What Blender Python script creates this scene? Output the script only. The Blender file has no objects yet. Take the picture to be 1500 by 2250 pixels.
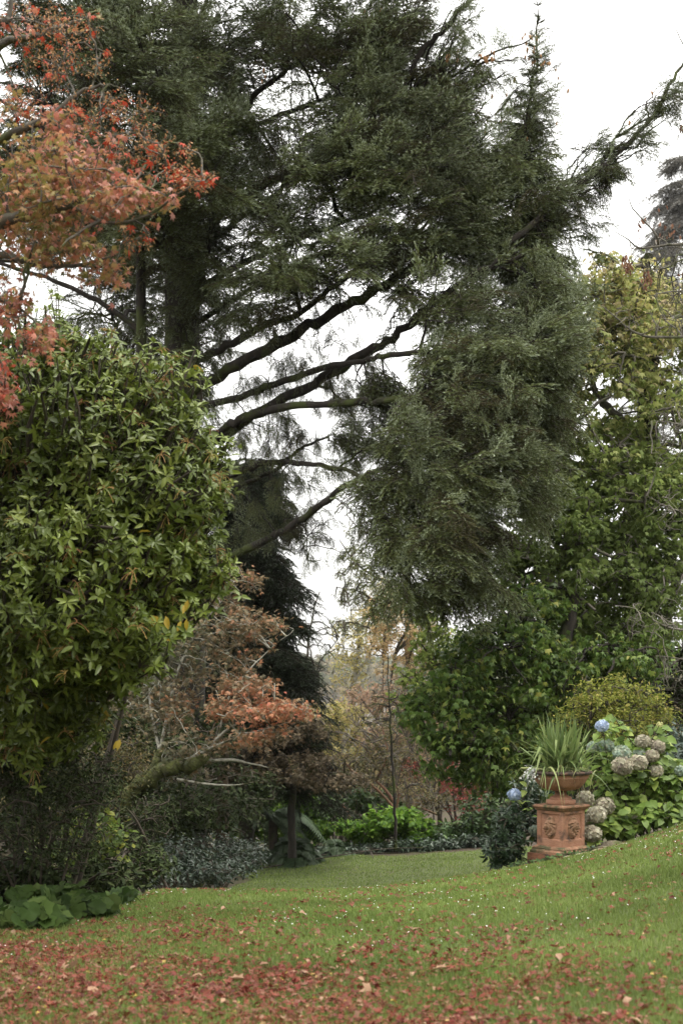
import bpy, math
import numpy as np
from mathutils import Vector, kdtree
rad = math.radians
rng = np.random.default_rng(11)
sc = bpy.context.scene

# ------------------------------------------------------------------ camera
F, CX, HY, CZ = 3125.0, 750.0, 1500.0, 1.6          # the photograph's scale: 50 mm lens, horizon row, eye height
cam_d = bpy.data.cameras.new("camera")
cam_d.sensor_width = 36.0
cam_d.lens = 50.0
cam_d.shift_y = (HY - 1125.0) / 2250.0
cam_d.clip_end = 3000.0
cam_d.dof.use_dof = True
cam_d.dof.focus_distance = 17.0
cam_d.dof.aperture_fstop = 3.2
cam = bpy.data.objects.new("camera", cam_d)
cam.location = (0, 0, CZ)
cam.rotation_euler = (rad(90), 0, 0)
sc.collection.objects.link(cam)
sc.camera = cam

# ------------------------------------------------------------------ sky, sun, exposure
SUN_EL, SUN_AZ = rad(72), rad(110)                    # azimuth clockwise from +Y
w = bpy.data.worlds.new("World")
sc.world = w
w.use_nodes = True
nt = w.node_tree
nt.nodes.clear()
N = nt.nodes.new
sky = N("ShaderNodeTexSky")
sky.sky_type = 'NISHITA'
sky.sun_disc = False
sky.sun_elevation = SUN_EL
sky.sun_rotation = SUN_AZ
sky.dust_density = 4.0
tc = N("ShaderNodeTexCoord")
sep = N("ShaderNodeSeparateXYZ")
mr = N("ShaderNodeMapRange")                          # overcast: zenith brighter than the horizon
mr.inputs[1].default_value, mr.inputs[2].default_value = 0.0, 1.0
mr.inputs[3].default_value, mr.inputs[4].default_value = 3.5, 18.0
nz = N("ShaderNodeTexNoise")
nz.inputs["Scale"].default_value = 2.2
nz.inputs["Detail"].default_value = 5
nr = N("ShaderNodeMapRange")
nr.inputs[3].default_value, nr.inputs[4].default_value = 0.9, 1.1
ml = N("ShaderNodeMath"); ml.operation = 'MULTIPLY'
cl = N("ShaderNodeMix"); cl.data_type = 'RGBA'; cl.blend_type = 'MULTIPLY'
cl.inputs[0].default_value = 1.0
cl.inputs[6].default_value = (1.0, 0.99, 0.955, 1)
mx = N("ShaderNodeMix"); mx.data_type = 'RGBA'
mx.inputs[0].default_value = 0.95
bg = N("ShaderNodeBackground")
bg.inputs[1].default_value = 0.145
wo = N("ShaderNodeOutputWorld")
L = nt.links.new
L(tc.outputs["Generated"], sep.inputs[0]); L(sep.outputs[2], mr.inputs[0])
L(tc.outputs["Generated"], nz.inputs["Vector"]); L(nz.outputs[0], nr.inputs[0])
L(mr.outputs[0], ml.inputs[0]); L(nr.outputs[0], ml.inputs[1])
L(ml.outputs[0], cl.inputs[7])
L(sky.outputs[0], mx.inputs[6]); L(cl.outputs[2], mx.inputs[7])
L(mx.outputs[2], bg.inputs[0]); L(bg.outputs[0], wo.inputs[0])

sun_d = bpy.data.lights.new("sun", 'SUN')
sun_d.energy = 1.3
sun_d.angle = rad(26)
sun_d.color = (1.0, 0.95, 0.87)
sun = bpy.data.objects.new("sun", sun_d)
to_sun = Vector((math.sin(SUN_AZ) * math.cos(SUN_EL), math.cos(SUN_AZ) * math.cos(SUN_EL), math.sin(SUN_EL)))
sun.rotation_euler = to_sun.to_track_quat('Z', 'Y').to_euler()
sc.collection.objects.link(sun)

vs = sc.view_settings
vs.view_transform = 'Standard'
vs.look = 'None'
vs.gamma = 1.0
vs.use_curve_mapping = False
vs.exposure = 1.0
cy = sc.cycles
cy.max_bounces = 6
cy.diffuse_bounces = 2
cy.glossy_bounces = 2
cy.transmission_bounces = 4
cy.volume_bounces = 1
cy.use_denoising = True
cy.sample_clamp_indirect = 6.0

# ------------------------------------------------------------------ helpers: points
def P(px, py, Y):
    """a pixel of the photograph at distance Y -> world"""
    return np.array([(px - CX) / F * Y, Y, CZ + (HY - py) / F * Y])
def PP(pts):
    return np.array([P(*p) for p in pts])

_pY = np.array([-60, 0, 7, 10, 14, 16, 17.5, 19, 21, 25, 30, 36, 40, 60, 100, 200, 600, 900, 1150, 1300, 1600.])
_pZ = np.array([.2, 0, 0, -.12, -.48, -.75, -.96, -1.24, -1.7, -2.45, -2.9, -3.05, -3.2, -4.2, -7, -13, -16, -10, 5, 12, 12.])
def gz(x, y):
    x = np.asarray(x, float); y = np.asarray(y, float)
    z = 0.5 * np.interp(y, _pY, _pZ) + 0.25 * np.interp(y - .9, _pY, _pZ) + 0.25 * np.interp(y + .9, _pY, _pZ)
    k = np.clip((26 - y) / 6, 0, 1)                   # the bank rises to the right in the upper lawn
    xp = np.clip(x, 0, 9)
    up = .02 * xp + .042 * xp ** 2
    lo = .06 * np.clip(x, -40, 40)
    xn = np.clip(x, -20, 0)
    return z + k * (up + .02 * xn) + (1 - k) * lo * np.clip((300 - y) / 200, 0, 1) + .02 * np.sin(x * 1.3 + y * .7) + .015 * np.sin(x * .6 - y * 1.1)

def nrm(a):
    return a / np.maximum(np.linalg.norm(a, axis=-1, keepdims=True), 1e-9)
def rnd_dir(n):
    return nrm(rng.normal(size=(n, 3)))
def frames(d, up):
    """local x along d, local z near up"""
    x = nrm(d); y = nrm(np.cross(up, x)); z = np.cross(x, y)
    return np.stack([x, y, z], axis=-1)
def frames_z(d):
    """local z along d, random spin"""
    z = nrm(d); x = nrm(np.cross(z, rnd_dir(len(z)))); y = np.cross(z, x)
    return np.stack([x, y, z], axis=-1)
def spline(pts, K):
    pts = np.asarray(pts, float)
    n = len(pts)
    if n == 2:
        u = np.linspace(0, 1, K)[:, None]
        return pts[0] * (1 - u) + pts[1] * u
    e = np.vstack([2 * pts[0] - pts[1], pts, 2 * pts[-1] - pts[-2]])
    u = np.linspace(0, n - 1 - 1e-6, K)
    i = u.astype(int); t = (u - i)[:, None]
    p0, p1, p2, p3 = e[i], e[i + 1], e[i + 2], e[i + 3]
    return .5 * ((2 * p1) + (-p0 + p2) * t + (2 * p0 - 5 * p1 + 4 * p2 - p3) * t ** 2 + (-p0 + 3 * p1 - 3 * p2 + p3) * t ** 3)
def blob(cx, cy_, rx, ry, Y, dY, n, shell=.45):
    d = rnd_dir(n) * (rng.random((n, 1)) ** shell)
    yy = Y + dY * d[:, 1]
    px = cx + rx * d[:, 0]; py = cy_ + ry * d[:, 2]
    return np.stack([(px - CX) / F * yy, yy, CZ + (HY - py) / F * yy], axis=-1)

# ------------------------------------------------------------------ helpers: meshes
ORG = {}
class Geo:
    """collects shapes and links them as ONE mesh object"""
    def __init__(s):
        s.V = []; s.Lp = []; s.S = []; s.A = []; s.T = []; s.c = 0
    def add(s, V, loops, sizes, a=.5, t=.5):
        V = np.asarray(V, np.float32).reshape(-1, 3)
        n = len(V)
        s.V.append(V); s.Lp.append(np.asarray(loops, np.int64).ravel() + s.c); s.S.append(np.asarray(sizes, np.int64).ravel())
        s.A.append(np.broadcast_to(np.asarray(a, np.float32), (n,))); s.T.append(np.broadcast_to(np.asarray(t, np.float32), (n,)))
        s.c += n
    def faces(s, V, Fs, a=.5, t=.5):
        s.add(V, [i for f in Fs for i in f], [len(f) for f in Fs], a, t)
    def inst(s, T, pos, R, scale, a):
        n = len(pos)
        if n == 0: return
        V, lp, sz, t = T
        sca = np.broadcast_to(np.asarray(scale, float), (n,)) if np.ndim(scale) < 2 else scale
        W = V[None] * (sca[:, None, None] if sca.ndim == 1 else sca[:, None, :])
        W = np.einsum('nij,nkj->nki', R, W) + pos[:, None]
        k = len(V)
        loops = (lp[None] + (np.arange(n) * k)[:, None]).ravel()
        s.add(W.reshape(-1, 3), loops, np.tile(sz, n), np.repeat(np.broadcast_to(a, (n,)), k), np.tile(t, n))
    def tubes(s, paths, radii, sides=5, a=.5, t=.5):
        paths = np.asarray(paths, float); radii = np.asarray(radii, float)
        if paths.ndim == 2: paths = paths[None]; radii = radii[None]
        n, K, _ = paths.shape
        if n == 0: return
        tan = nrm(np.gradient(paths, axis=1))
        ref = np.where(np.abs(nrm(paths[:, -1] - paths[:, 0])[:, None, 2:3]) > .8, np.array([1., 0, 0]), np.array([0, 0, 1.]))
        n1 = nrm(np.cross(tan, np.broadcast_to(ref, tan.shape))); n2 = np.cross(tan, n1)
        th = np.arange(sides) / sides * 2 * math.pi
        V = paths[:, :, None] + radii[:, :, None, None] * (np.cos(th)[None, None, :, None] * n1[:, :, None] + np.sin(th)[None, None, :, None] * n2[:, :, None])
        i = np.arange(K - 1)[:, None] * sides; j = np.arange(sides)[None]; j2 = (j + 1) % sides
        q = np.stack([i + j, i + j2, i + sides + j2, i + sides + j], axis=-1).reshape(-1)
        loops = (q[None] + (np.arange(n) * K * sides)[:, None]).ravel()
        s.add(V.reshape(-1, 3), loops, np.full(n * (K - 1) * sides, 4), a, t)
    def build(s, name, mat, parent=None, smooth=True, root=None):
        V = np.concatenate(s.V) if s.V else np.zeros((0, 3), np.float32)
        o_ = np.asarray(ORG.get(parent.name, (0, 0, 0)) if parent else (0, 0, 0), np.float32)
        if root is not None: o_ = np.asarray(root, np.float32)
        me = bpy.data.meshes.new(name)
        lp = np.concatenate(s.Lp).astype(np.int32); sz = np.concatenate(s.S).astype(np.int32)
        me.vertices.add(len(V)); me.vertices.foreach_set('co', (V - o_).ravel())
        me.loops.add(len(lp)); me.loops.foreach_set('vertex_index', lp)
        me.polygons.add(len(sz)); me.polygons.foreach_set('loop_start', np.concatenate([[0], np.cumsum(sz)[:-1]]).astype(np.int32))
        me.polygons.foreach_set('use_smooth', np.full(len(sz), smooth, bool))
        for nm, arr in (('v', s.A), ('t', s.T)):
            at = me.attributes.new(nm, 'FLOAT', 'POINT')
            at.data.foreach_set('value', np.concatenate(arr).astype(np.float32))
        me.update()
        me.materials.append(mat)
        ob = bpy.data.objects.new(name, me)
        sc.collection.objects.link(ob)
        if parent: ob.parent = parent; ORG[ob.name] = o_
        elif root is not None: ob.location = root; ORG[ob.name] = o_
        return ob

def tag(o, label, cat, group=None, kind=None):
    if label: o['label'] = label
    if cat: o['category'] = cat
    if group: o['group'] = group
    if kind: o['kind'] = kind
    return o
def thing(name, label, cat, loc, group=None):
    o = bpy.data.objects.new(name, None)
    o.empty_display_size = .2
    o.location = [float(c) for c in loc]
    sc.collection.objects.link(o)
    ORG[o.name] = tuple(float(c) for c in loc)
    return tag(o, label, cat, group)
def base(px, Y, sink=.03):
    x = (px - CX) / F * Y
    return (x, Y, float(gz(x, Y)) - sink)

# ------------------------------------------------------------------ helpers: materials
def ramp(nt, cols, stops=None):
    r = nt.nodes.new("ShaderNodeValToRGB")
    el = r.color_ramp.elements
    n = len(cols)
    stops = stops or [i / max(n - 1, 1) for i in range(n)]
    while len(el) < n: el.new(.5)
    for e, c, p in zip(el, cols, stops):
        e.position = p; e.color = (*c, 1)
    return r
def leaf_mat(name, cols, stops=None, rough=.5, trans=.3, spec=.4, tcols=None, tstops=None, tmix=1.0, noise=.35, nscale=.8):
    m = bpy.data.materials.new(name); m.use_nodes = True
    nt = m.node_tree; nt.nodes.clear(); N = nt.nodes.new; L = nt.links.new
    av = N("ShaderNodeAttribute"); av.attribute_name = 'v'
    r = ramp(nt, cols, stops); L(av.outputs["Fac"], r.inputs[0])
    col = r.outputs[0]
    if tcols:
        at = N("ShaderNodeAttribute"); at.attribute_name = 't'
        r2 = ramp(nt, tcols, tstops); L(at.outputs["Fac"], r2.inputs[0])
        mx = N("ShaderNodeMix"); mx.data_type = 'RGBA'; mx.blend_type = 'MIX'; mx.inputs[0].default_value = tmix
        L(col, mx.inputs[6]); L(r2.outputs[0], mx.inputs[7]); col = mx.outputs[2]
    g = N("ShaderNodeNewGeometry")
    nz = N("ShaderNodeTexNoise"); nz.inputs["Scale"].default_value = nscale; nz.inputs["Detail"].default_value = 3
    L(g.outputs["Position"], nz.inputs["Vector"])
    mr = N("ShaderNodeMapRange"); mr.inputs[1].default_value = .3; mr.inputs[2].default_value = .7
    mr.inputs[3].default_value = 1 - noise; mr.inputs[4].default_value = 1 + noise
    L(nz.outputs[0], mr.inputs[0])
    hs = N("ShaderNodeHueSaturation"); L(col, hs.inputs["Color"]); L(mr.outputs[0], hs.inputs["Value"])
    b = N("ShaderNodeBsdfPrincipled"); L(hs.outputs[0], b.inputs["Base Color"])
    b.inputs["Roughness"].default_value = rough
    b.inputs["Specular IOR Level"].default_value = spec * .55
    out = N("ShaderNodeOutputMaterial")
    if trans > 0:
        tr = N("ShaderNodeBsdfTranslucent"); L(hs.outputs[0], tr.inputs[0])
        ms = N("ShaderNodeMixShader"); ms.inputs[0].default_value = trans
        L(b.outputs[0], ms.inputs[1]); L(tr.outputs[0], ms.inputs[2]); L(ms.outputs[0], out.inputs[0])
    else:
        L(b.outputs[0], out.inputs[0])
    return m
def solid_mat(name, c1, c2, scale=8., rough=.85, c3=None, s3=2., t3=.5, w3=.1, bump=.3, bscale=None, stretch=(1, 1, 1), spec=.3, detail=6):
    """two mottled colours; c3 lies in patches (moss, lichen, dirt)"""
    m = bpy.data.materials.new(name); m.use_nodes = True
    nt = m.node_tree; nt.nodes.clear(); N = nt.nodes.new; L = nt.links.new
    g = N("ShaderNodeNewGeometry"); mp = N("ShaderNodeMapping"); mp.inputs["Scale"].default_value = stretch
    L(g.outputs["Position"], mp.inputs[0])
    nz = N("ShaderNodeTexNoise"); nz.inputs["Scale"].default_value = scale; nz.inputs["Detail"].default_value = detail
    nz.inputs["Roughness"].default_value = .65
    L(mp.outputs[0], nz.inputs["Vector"])
    r = ramp(nt, [c1, c2], [.32, .68]); L(nz.outputs[0], r.inputs[0]); col = r.outputs[0]
    if c3:
        n3 = N("ShaderNodeTexNoise"); n3.inputs["Scale"].default_value = s3; n3.inputs["Detail"].default_value = 5
        L(g.outputs["Position"], n3.inputs["Vector"])
        mr = N("ShaderNodeMapRange"); mr.inputs[1].default_value = t3; mr.inputs[2].default_value = t3 + w3
        L(n3.outputs[0], mr.inputs[0])
        mx = N("ShaderNodeMix"); mx.data_type = 'RGBA'; L(mr.outputs[0], mx.inputs[0]); L(col, mx.inputs[6])
        mx.inputs[7].default_value = (*c3, 1); col = mx.outputs[2]
    b = N("ShaderNodeBsdfPrincipled"); L(col, b.inputs["Base Color"]); b.inputs["Roughness"].default_value = rough
    b.inputs["Specular IOR Level"].default_value = spec
    if bump:
        nb = N("ShaderNodeTexNoise"); nb.inputs["Scale"].default_value = bscale or scale * 3; nb.inputs["Detail"].default_value = 6
        L(mp.outputs[0], nb.inputs["Vector"])
        bu = N("ShaderNodeBump"); bu.inputs["Strength"].default_value = bump; bu.inputs["Distance"].default_value = .02
        L(nb.outputs[0], bu.inputs["Height"]); L(bu.outputs[0], b.inputs["Normal"])
    out = N("ShaderNodeOutputMaterial"); L(b.outputs[0], out.inputs[0])
    return m

bark_dark = solid_mat("spruce_bark", (.014, .012, .01), (.04, .033, .026), 9, .95, (.045, .055, .015), 1.6, .52, .1, 1.0, 22, (1, 1, .3))
bark_grey = solid_mat("grey_bark", (.05, .045, .036), (.14, .125, .10), 12, .9, (.07, .08, .03), 3, .55, .08, .6, 30, (1, 1, .4))
bark_twig = solid_mat("twig_bark", (.05, .04, .032), (.12, .10, .085), 14, .9, (.16, .17, .13), 6, .6, .08, .3, 30)
bark_red = solid_mat("peeling_red_bark", (.10, .05, .032), (.21, .11, .07), 6, .8, (.08, .07, .03), 3, .5, .1, .5, 20)
bark_moss = solid_mat("mossy_bark", (.035, .035, .018), (.075, .085, .022), 14, 1., (.05, .045, .035), 3, .6, .08, 1.2, 30)
bark_lichen = solid_mat("lichen_bark", (.16, .15, .12), (.36, .35, .29), 18, .95, (.06, .055, .03), 5, .55, .08, .6, 40)
bark_brown = solid_mat("brown_stem_bark", (.03, .025, .018), (.075, .06, .045), 10, .9, (.05, .06, .02), 3, .55, .1, .5, 25)

# ------------------------------------------------------------------ helpers: leaf templates (verts, loops, sizes, t)
def tmpl(V, Fs, t=.5):
    V = np.asarray(V, float)
    return (V, np.array([i for f in Fs for i in f]), np.array([len(f) for f in Fs]), np.broadcast_to(np.asarray(t, float), (len(V),)).copy())
def join(ts):
    V = []; lp = []; sz = []; t = []; c = 0
    for T in ts:
        V.append(T[0]); lp.append(T[1] + c); sz.append(T[2]); t.append(T[3]); c += len(T[0])
    return (np.concatenate(V), np.concatenate(lp), np.concatenate(sz), np.concatenate(t))
def xf(T, R=None, s=1., p=(0, 0, 0), t=None):
    V = T[0] * s
    if R is not None: V = V @ np.asarray(R).T
    return (V + np.asarray(p), T[1], T[2], T[3] if t is None else np.full(len(V), float(t)))
def leaf(wd=.4, fold=.07, curl=-.12, mid=.4):
    h = wd / 2
    V = [(0, 0, 0), (mid * .8, -h, fold), (mid + .32, -h * .78, fold + curl * .4), (1, 0, curl), (mid + .32, h * .78, fold + curl * .4), (mid * .8, h, fold), (mid * .8, 0, 0), (mid + .32, 0, curl * .5)]
    return tmpl(V, [(0, 1, 6), (0, 6, 5), (1, 2, 7, 6), (6, 7, 4, 5), (2, 3, 7), (7, 3, 4)])
def rhomb(wd=.6):
    return tmpl([(0, 0, 0), (.5, -wd / 2, .06), (1, 0, -.08), (.5, wd / 2, .06)], [(0, 1, 2), (0, 2, 3)])
def palmate(n=5, deep=.38, curl=-.3, wide=1.0):
    if n == 5: lobes = [(-105, .55), (-52, .85), (0, 1.), (52, .85), (105, .55)]
    else: lobes = [(-128, .4), (-88, .66), (-44, .9), (0, 1.), (44, .9), (88, .66), (128, .4)]
    ring = []
    for i, (a, r) in enumerate(lobes):
        if i: 
            b = (a + lobes[i - 1][0]) / 2; ring.append((b, deep))
        if deep > .3: pass
        ring.append((a, r))
    pts = [(.0, 0, 0)]
    for a, r in ring:
        x = .12 + r * .88 * math.cos(rad(a)); y = r * .88 * wide * math.sin(rad(a))
        pts.append((x, y, curl * r * r + .05))
    c = (.14, 0, .06)
    pts.append(c); k = len(pts) - 1
    Fs = [(k, i, i + 1) for i in range(1, k - 1)] + [(k, 0, 1), (k, k - 1, 0)]
    return tmpl(pts, Fs)
def rotz(a): c, s = math.cos(a), math.sin(a); return np.array([[c, -s, 0], [s, c, 0], [0, 0, 1.]])
def roty(a): c, s = math.cos(a), math.sin(a); return np.array([[c, 0, s], [0, 1, 0], [-s, 0, c]])
def rotx(a): c, s = math.cos(a), math.sin(a); return np.array([[1, 0, 0], [0, c, -s], [0, s, c]])

LEAF = leaf(); LEAF_NARROW = leaf(.3, .05, -.15); LEAF_WIDE = leaf(.66, .06, -.2, .36); LEAF_ROUND = leaf(.85, .05, -.12, .36)
MAPLE5 = palmate(5, .36); MAPLE7 = palmate(7, .34, -.28); GUM = palmate(5, .5, -.35)
RHOMB = rhomb()

def whorl(n, seed, tilt0=15, tilt1=45, wd=.34):
    r = np.random.default_rng(seed); parts = []
    for i in range(n):
        a = i * 2.4 + r.normal() * .15; tl = rad(r.uniform(-tilt1 * .5, tilt1) if r.random() < .7 else r.uniform(-tilt0, 10))
        L_ = leaf(wd * r.uniform(.85, 1.15), r.uniform(.03, .09), r.uniform(-.25, -.05), .42)
        parts.append(xf(L_, rotz(a) @ roty(-tl) @ rotx(r.normal() * .25), r.uniform(.75, 1.1), (.03 * math.cos(a), .03 * math.sin(a), r.uniform(-.08, .06)), t=r.uniform(0, .8)))
    return parts
def bud(t=1.0, s=.14):
    V = [(0, 0, 0), (.25, 0, .4), (0, .25, .4), (-.25, 0, .4), (0, -.25, .4), (0, 0, 1.)]
    return xf(tmpl(V, [(0, 2, 1), (0, 3, 2), (0, 4, 3), (0, 1, 4), (1, 2, 5), (2, 3, 5), (3, 4, 5), (4, 1, 5)], t), s=s)

def spray_tmpl(seed, hang=.3, ntw=6):
    """a flat conifer spray, length 1: axis and side twigs set with finger-like shoots; t = 0 wood, .2 old shoots, 1 new shoot tips"""
    r = np.random.default_rng(seed)
    V = []; Fs = []; T = []
    def curve(p, d, ln, dr, k=4):
        u = np.linspace(0, 1, k)[:, None]
        return p + d * ln * u + np.array([0, 0, -1.]) * dr * ln * u ** 1.7
    def stick(tw):
        for q in range(len(tw) - 1):
            b = len(V); wv = np.array([0, 0, .007])
            V.extend([tw[q] - wv, tw[q] + wv, tw[q + 1] + wv * .6, tw[q + 1] - wv * .6]); Fs.append((b, b + 1, b + 2, b + 3)); T.extend([0] * 4)
    def shoot(p, d, ln, age):
        """a shoot: thin core feathered with forward needles, mostly to the sides and above"""
        d = nrm(d); a = nrm(np.cross(d, [.05, .1, 1.])); c = np.cross(a, d); b = len(V)
        e = p + d * ln + np.array([0, 0, -.12 * hang]) * ln
        V.extend([p + a * .011, p - a * .011, p + c * .011, e]); T.extend([.1, .1, .1, .5 + .4 * age]); Fs.extend([(b, b + 1, b + 3), (b + 1, b + 2, b + 3), (b + 2, b, b + 3)])
        n = 13
        for m in range(n):
            f = (m + r.random()) / n; th = r.choice([0, math.pi]) + r.normal() * .6; o = a * math.cos(th) + c * abs(math.sin(th)); q = p * (1 - f) + e * f; b2 = len(V)
            w_ = nrm(np.cross(o, d) + r.normal(size=3) * .5) * .011
            V.extend([q - w_, q + w_, q + o * .048 + d * r.uniform(.03, .055)]); tv = .2 + (.25 + .55 * age) * f
            T.extend([tv, tv, tv + .15]); Fs.append((b2, b2 + 1, b2 + 2))
    ax = curve(np.zeros(3), nrm(np.array([1, r.normal() * .08, .12])), 1., hang * .6, 7)
    stick(ax); shoot(ax[-1], ax[-1] - ax[-2], .2, 1.)
    for i in range(ntw):
        s_ = .05 + .88 * i / ntw
        for sd in (-1, 1):
            s2 = min(.96, s_ + r.uniform(-.03, .07)); k = s2 * 6; j = min(int(k), 5); p = ax[j] * (1 - (k - j)) + ax[j + 1] * (k - j)
            an = rad(r.uniform(40, 60)) * sd
            d = nrm(np.array([math.cos(an), math.sin(an), r.normal() * .15 + .1])); ln = (.42 * (1 - s2) ** .8 + .1) * r.uniform(.7, 1.2)
            tw = curve(p, d, ln, hang * r.uniform(.7, 2.0)); stick(tw)
            shoot(tw[-1], tw[-1] - tw[-2], r.uniform(.15, .22), r.uniform(.6, 1.))
            m_ = max(1, int(ln / .13))
            for q in range(m_):
                f = (q + .6) / m_ * 2.9; jj = min(int(f), 2); pp = tw[jj] * (1 - f + jj) + tw[jj + 1] * (f - jj); td = nrm(tw[jj + 1] - tw[jj]); sv = nrm(np.cross(td, [0, 0, 1.]) + 1e-6)
                for s3 in ((-1, 1) if r.random() < .55 else (r.choice([-1, 1]),)):
                    shoot(pp, td * .75 + sv * s3 * .75 + np.array([0, 0, r.normal() * .15 - .25 * hang]), r.uniform(.12, .2), r.uniform(.1, .8) * (.4 + .6 * f / 2.9))
    return tmpl(V, Fs, T)

# ------------------------------------------------------------------ helpers: growing branches
def grow(nodes, tips, levels=(.08, .35, 1.), r=(.03, .014, .006), K=6, droop=.0, bias=.25, anchor=None, arch=.12, wig=.06, flat=1.0):
    """join every tip to the nearest branch, coarse branches first; returns [(paths, radii)] per level"""
    nodes = [np.asarray(n, float) for n in nodes]
    tips = rng.permutation(np.asarray(tips, float)); n = len(tips)
    out = []; i0 = 0
    for lv, fr in enumerate(levels):
        i1 = max(i0 + 1, int(n * fr)) if lv < len(levels) - 1 else n
        T = tips[i0:i1]; i0 = i1
        if len(T) == 0: continue
        kd = kdtree.KDTree(len(nodes))
        for i, p in enumerate(nodes): kd.insert(p, i)
        kd.balance()
        A = np.empty_like(T)
        for i, p in enumerate(T):
            q = p if anchor is None else p + bias * (np.asarray(anchor) - p)
            A[i] = kd.find(q)[0]
        ln = np.linalg.norm(T - A, axis=1, keepdims=True)
        C = (A + T) / 2 + np.array([0, 0, 1.]) * ln * arch + rng.normal(size=T.shape) * ln * wig * 1.5
        u = np.linspace(0, 1, K)[None, :, None]
        path = A[:, None] * (1 - u) ** 2 + 2 * C[:, None] * u * (1 - u) + T[:, None] * u ** 2
        path[:, :, 2] -= droop * ln * u[:, :, 0] ** 2
        path[:, 1:-1] += rng.normal(size=(len(T), K - 2, 3)) * (ln * wig)[:, :, None] * .35
        rr = r[lv] * np.clip(ln[:, 0] / np.median(ln), .5, 1.6)[:, None] * np.linspace(1, .4, K)[None]
        out.append((path, rr))
        nodes += list(path[:, 1:].reshape(-1, 3))
    return out
def along(paths, n, lo=.25, hi=1., jit=.05):
    """n points per path with tangents"""
    m, K, _ = paths.shape
    u = lo + (hi - lo) * rng.random((m, n)); k = u * (K - 1) * .9999; j = k.astype(int); f = (k - j)[..., None]
    ii = np.arange(m)[:, None]
    p = paths[ii, j] * (1 - f) + paths[ii, j + 1] * f
    d = nrm(paths[ii, j + 1] - paths[ii, j])
    p = p + rng.normal(size=p.shape) * jit
    return p.reshape(-1, 3), d.reshape(-1, 3), u.reshape(-1)
def hung(d, n, side=.9, down=.3, up=.9, upj=.45):
    """leaf direction and normal for leaves on twigs with direction d"""
    h = rng.normal(size=(n, 3)); h[:, 2] *= .4
    dirn = nrm(d * .4 + nrm(h) * side + np.array([0, 0, -down]))
    upv = nrm(np.array([0, 0, up]) + rng.normal(size=(n, 3)) * upj)
    return frames(dirn, upv)
def nz3(p, wl, ph=0.):
    q = np.asarray(p) * (6.283 / wl)
    return (np.sin(q[:, 0] + 1.7 * np.sin(q[:, 1] * .7 + ph) + ph) + np.sin(q[:, 2] * 1.3 + 1.3 * np.sin(q[:, 0] * .6 + ph)) + np.sin(q[:, 1] + q[:, 2] * .5 + 1.9 * np.sin(q[:, 2] * .45 + 2 * ph))) / 3
def px_of(p):
    return np.stack([CX + p[:, 0] / p[:, 1] * F, HY - (p[:, 2] - CZ) / p[:, 1] * F], axis=-1)
def hue(n, centre=.5, spread=.5):
    return np.clip(centre + (rng.random(n) - .5) * 2 * spread, 0, 1)

def leafy(root, blobs, skel, leaves, lv=(.08, .35, 1.), r=(.03, .014, .006), droop=.0, arch=.12, jit=.08, size=(.08, .12), T=MAPLE5, lmat=None, bmat=None,
          hue_f=None, down=.3, upj=.45, shell=.45, anchor=None, bias=.25, sides=4, crown='crown', twig='branches', lo=.3, keep=None, clump=None):
    """foliage and branches for one tree or shrub"""
    tips = np.concatenate([blob(*b, shell=shell) for b in blobs])
    if keep is not None: tips = tips[keep(tips)]
    g = Geo()
    out = grow(skel, tips, lv, r, droop=droop, arch=arch, anchor=anchor, bias=bias)
    for paths, rr in out: g.tubes(paths, rr, sides)
    if bmat is not None: g.build(twig, bmat, root)
    f = Geo()
    Ts = T if isinstance(T, list) else [T]
    for paths, rr in out[-2:] if len(out) > 1 else out:
        p, d, u = along(paths, leaves, lo, 1., jit)
        if keep is not None:
            k_ = keep(p); p, d = p[k_], d[k_]
        if clump:                                      # leaves gather in masses with hollows between
            k_ = nz3(p * [1, 1, 1.6], clump[0], 2.) + .4 * nz3(p, clump[0] * .45, .6) + .25 * rng.normal(size=len(p)) > clump[1]; p, d = p[k_], d[k_]
        which = rng.integers(0, len(Ts), len(p))
        hv = hue_f(p) if hue_f else rng.random(len(p))
        for i, t_ in enumerate(Ts):
            m = which == i
            f.inst(t_, p[m], hung(d[m], m.sum(), down=down, upj=upj), rng.uniform(size[0], size[1], m.sum()), hv[m])
    o = f.build(crown, lmat, root) if f.c else None
    return out, o

# ================================================================== THE GROUND
def xl(y): return np.interp(y, [-5, 6, 9, 10.5, 14, 18, 25, 36, 40], [-9, -6, -3.4, -2.55, -2.05, -1.85, -2.1, -2.4, -2.4])
def in_lawn(x, y):
    wob = .12 * np.sin(x * 3.1 + y * 2.3) + .1 * np.sin(x * 1.3 - y * 1.9)
    left = x > xl(y) + wob
    near_r = np.where(x > 2.0, y < 16.75 + (x - 2.2) * .52 + wob, True)
    right = np.where(y > 24, x < 7, np.where(y > 17.2, (x < 2.0 + wob) | near_r, near_r))
    return left & right & (y < 38.3 + wob * 2) & (x < 14)

def grid_mesh(xs, ys, mask=None, dz=0.0, zf=None):
    X, Y = np.meshgrid(xs, ys)
    Z = (zf or gz)(X, Y) + dz
    V = np.stack([X, Y, Z], -1).reshape(-1, 3); nx = len(xs)
    i, j = np.meshgrid(np.arange(len(xs) - 1), np.arange(len(ys) - 1))
    a = (j * nx + i).ravel()
    q = np.stack([a, a + 1, a + 1 + nx, a + nx], -1)
    if mask is not None:
        c = V[q].mean(1); q = q[mask(c[:, 0], c[:, 1])]
    return V, q
xs = np.concatenate([-np.geomspace(700, 14, 30), np.arange(-13, 13.1, .3), np.geomspace(14, 700, 30)])
ys = np.concatenate([np.arange(-60, 4, 3), np.arange(4, 46, .3), np.geomspace(46.5, 1560, 64)])
soil = solid_mat("soil_and_leaf_mould", (.022, .016, .01), (.06, .042, .025), 7, 1., (.05, .05, .018), .9, .5, .15, .8, 30)
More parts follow.
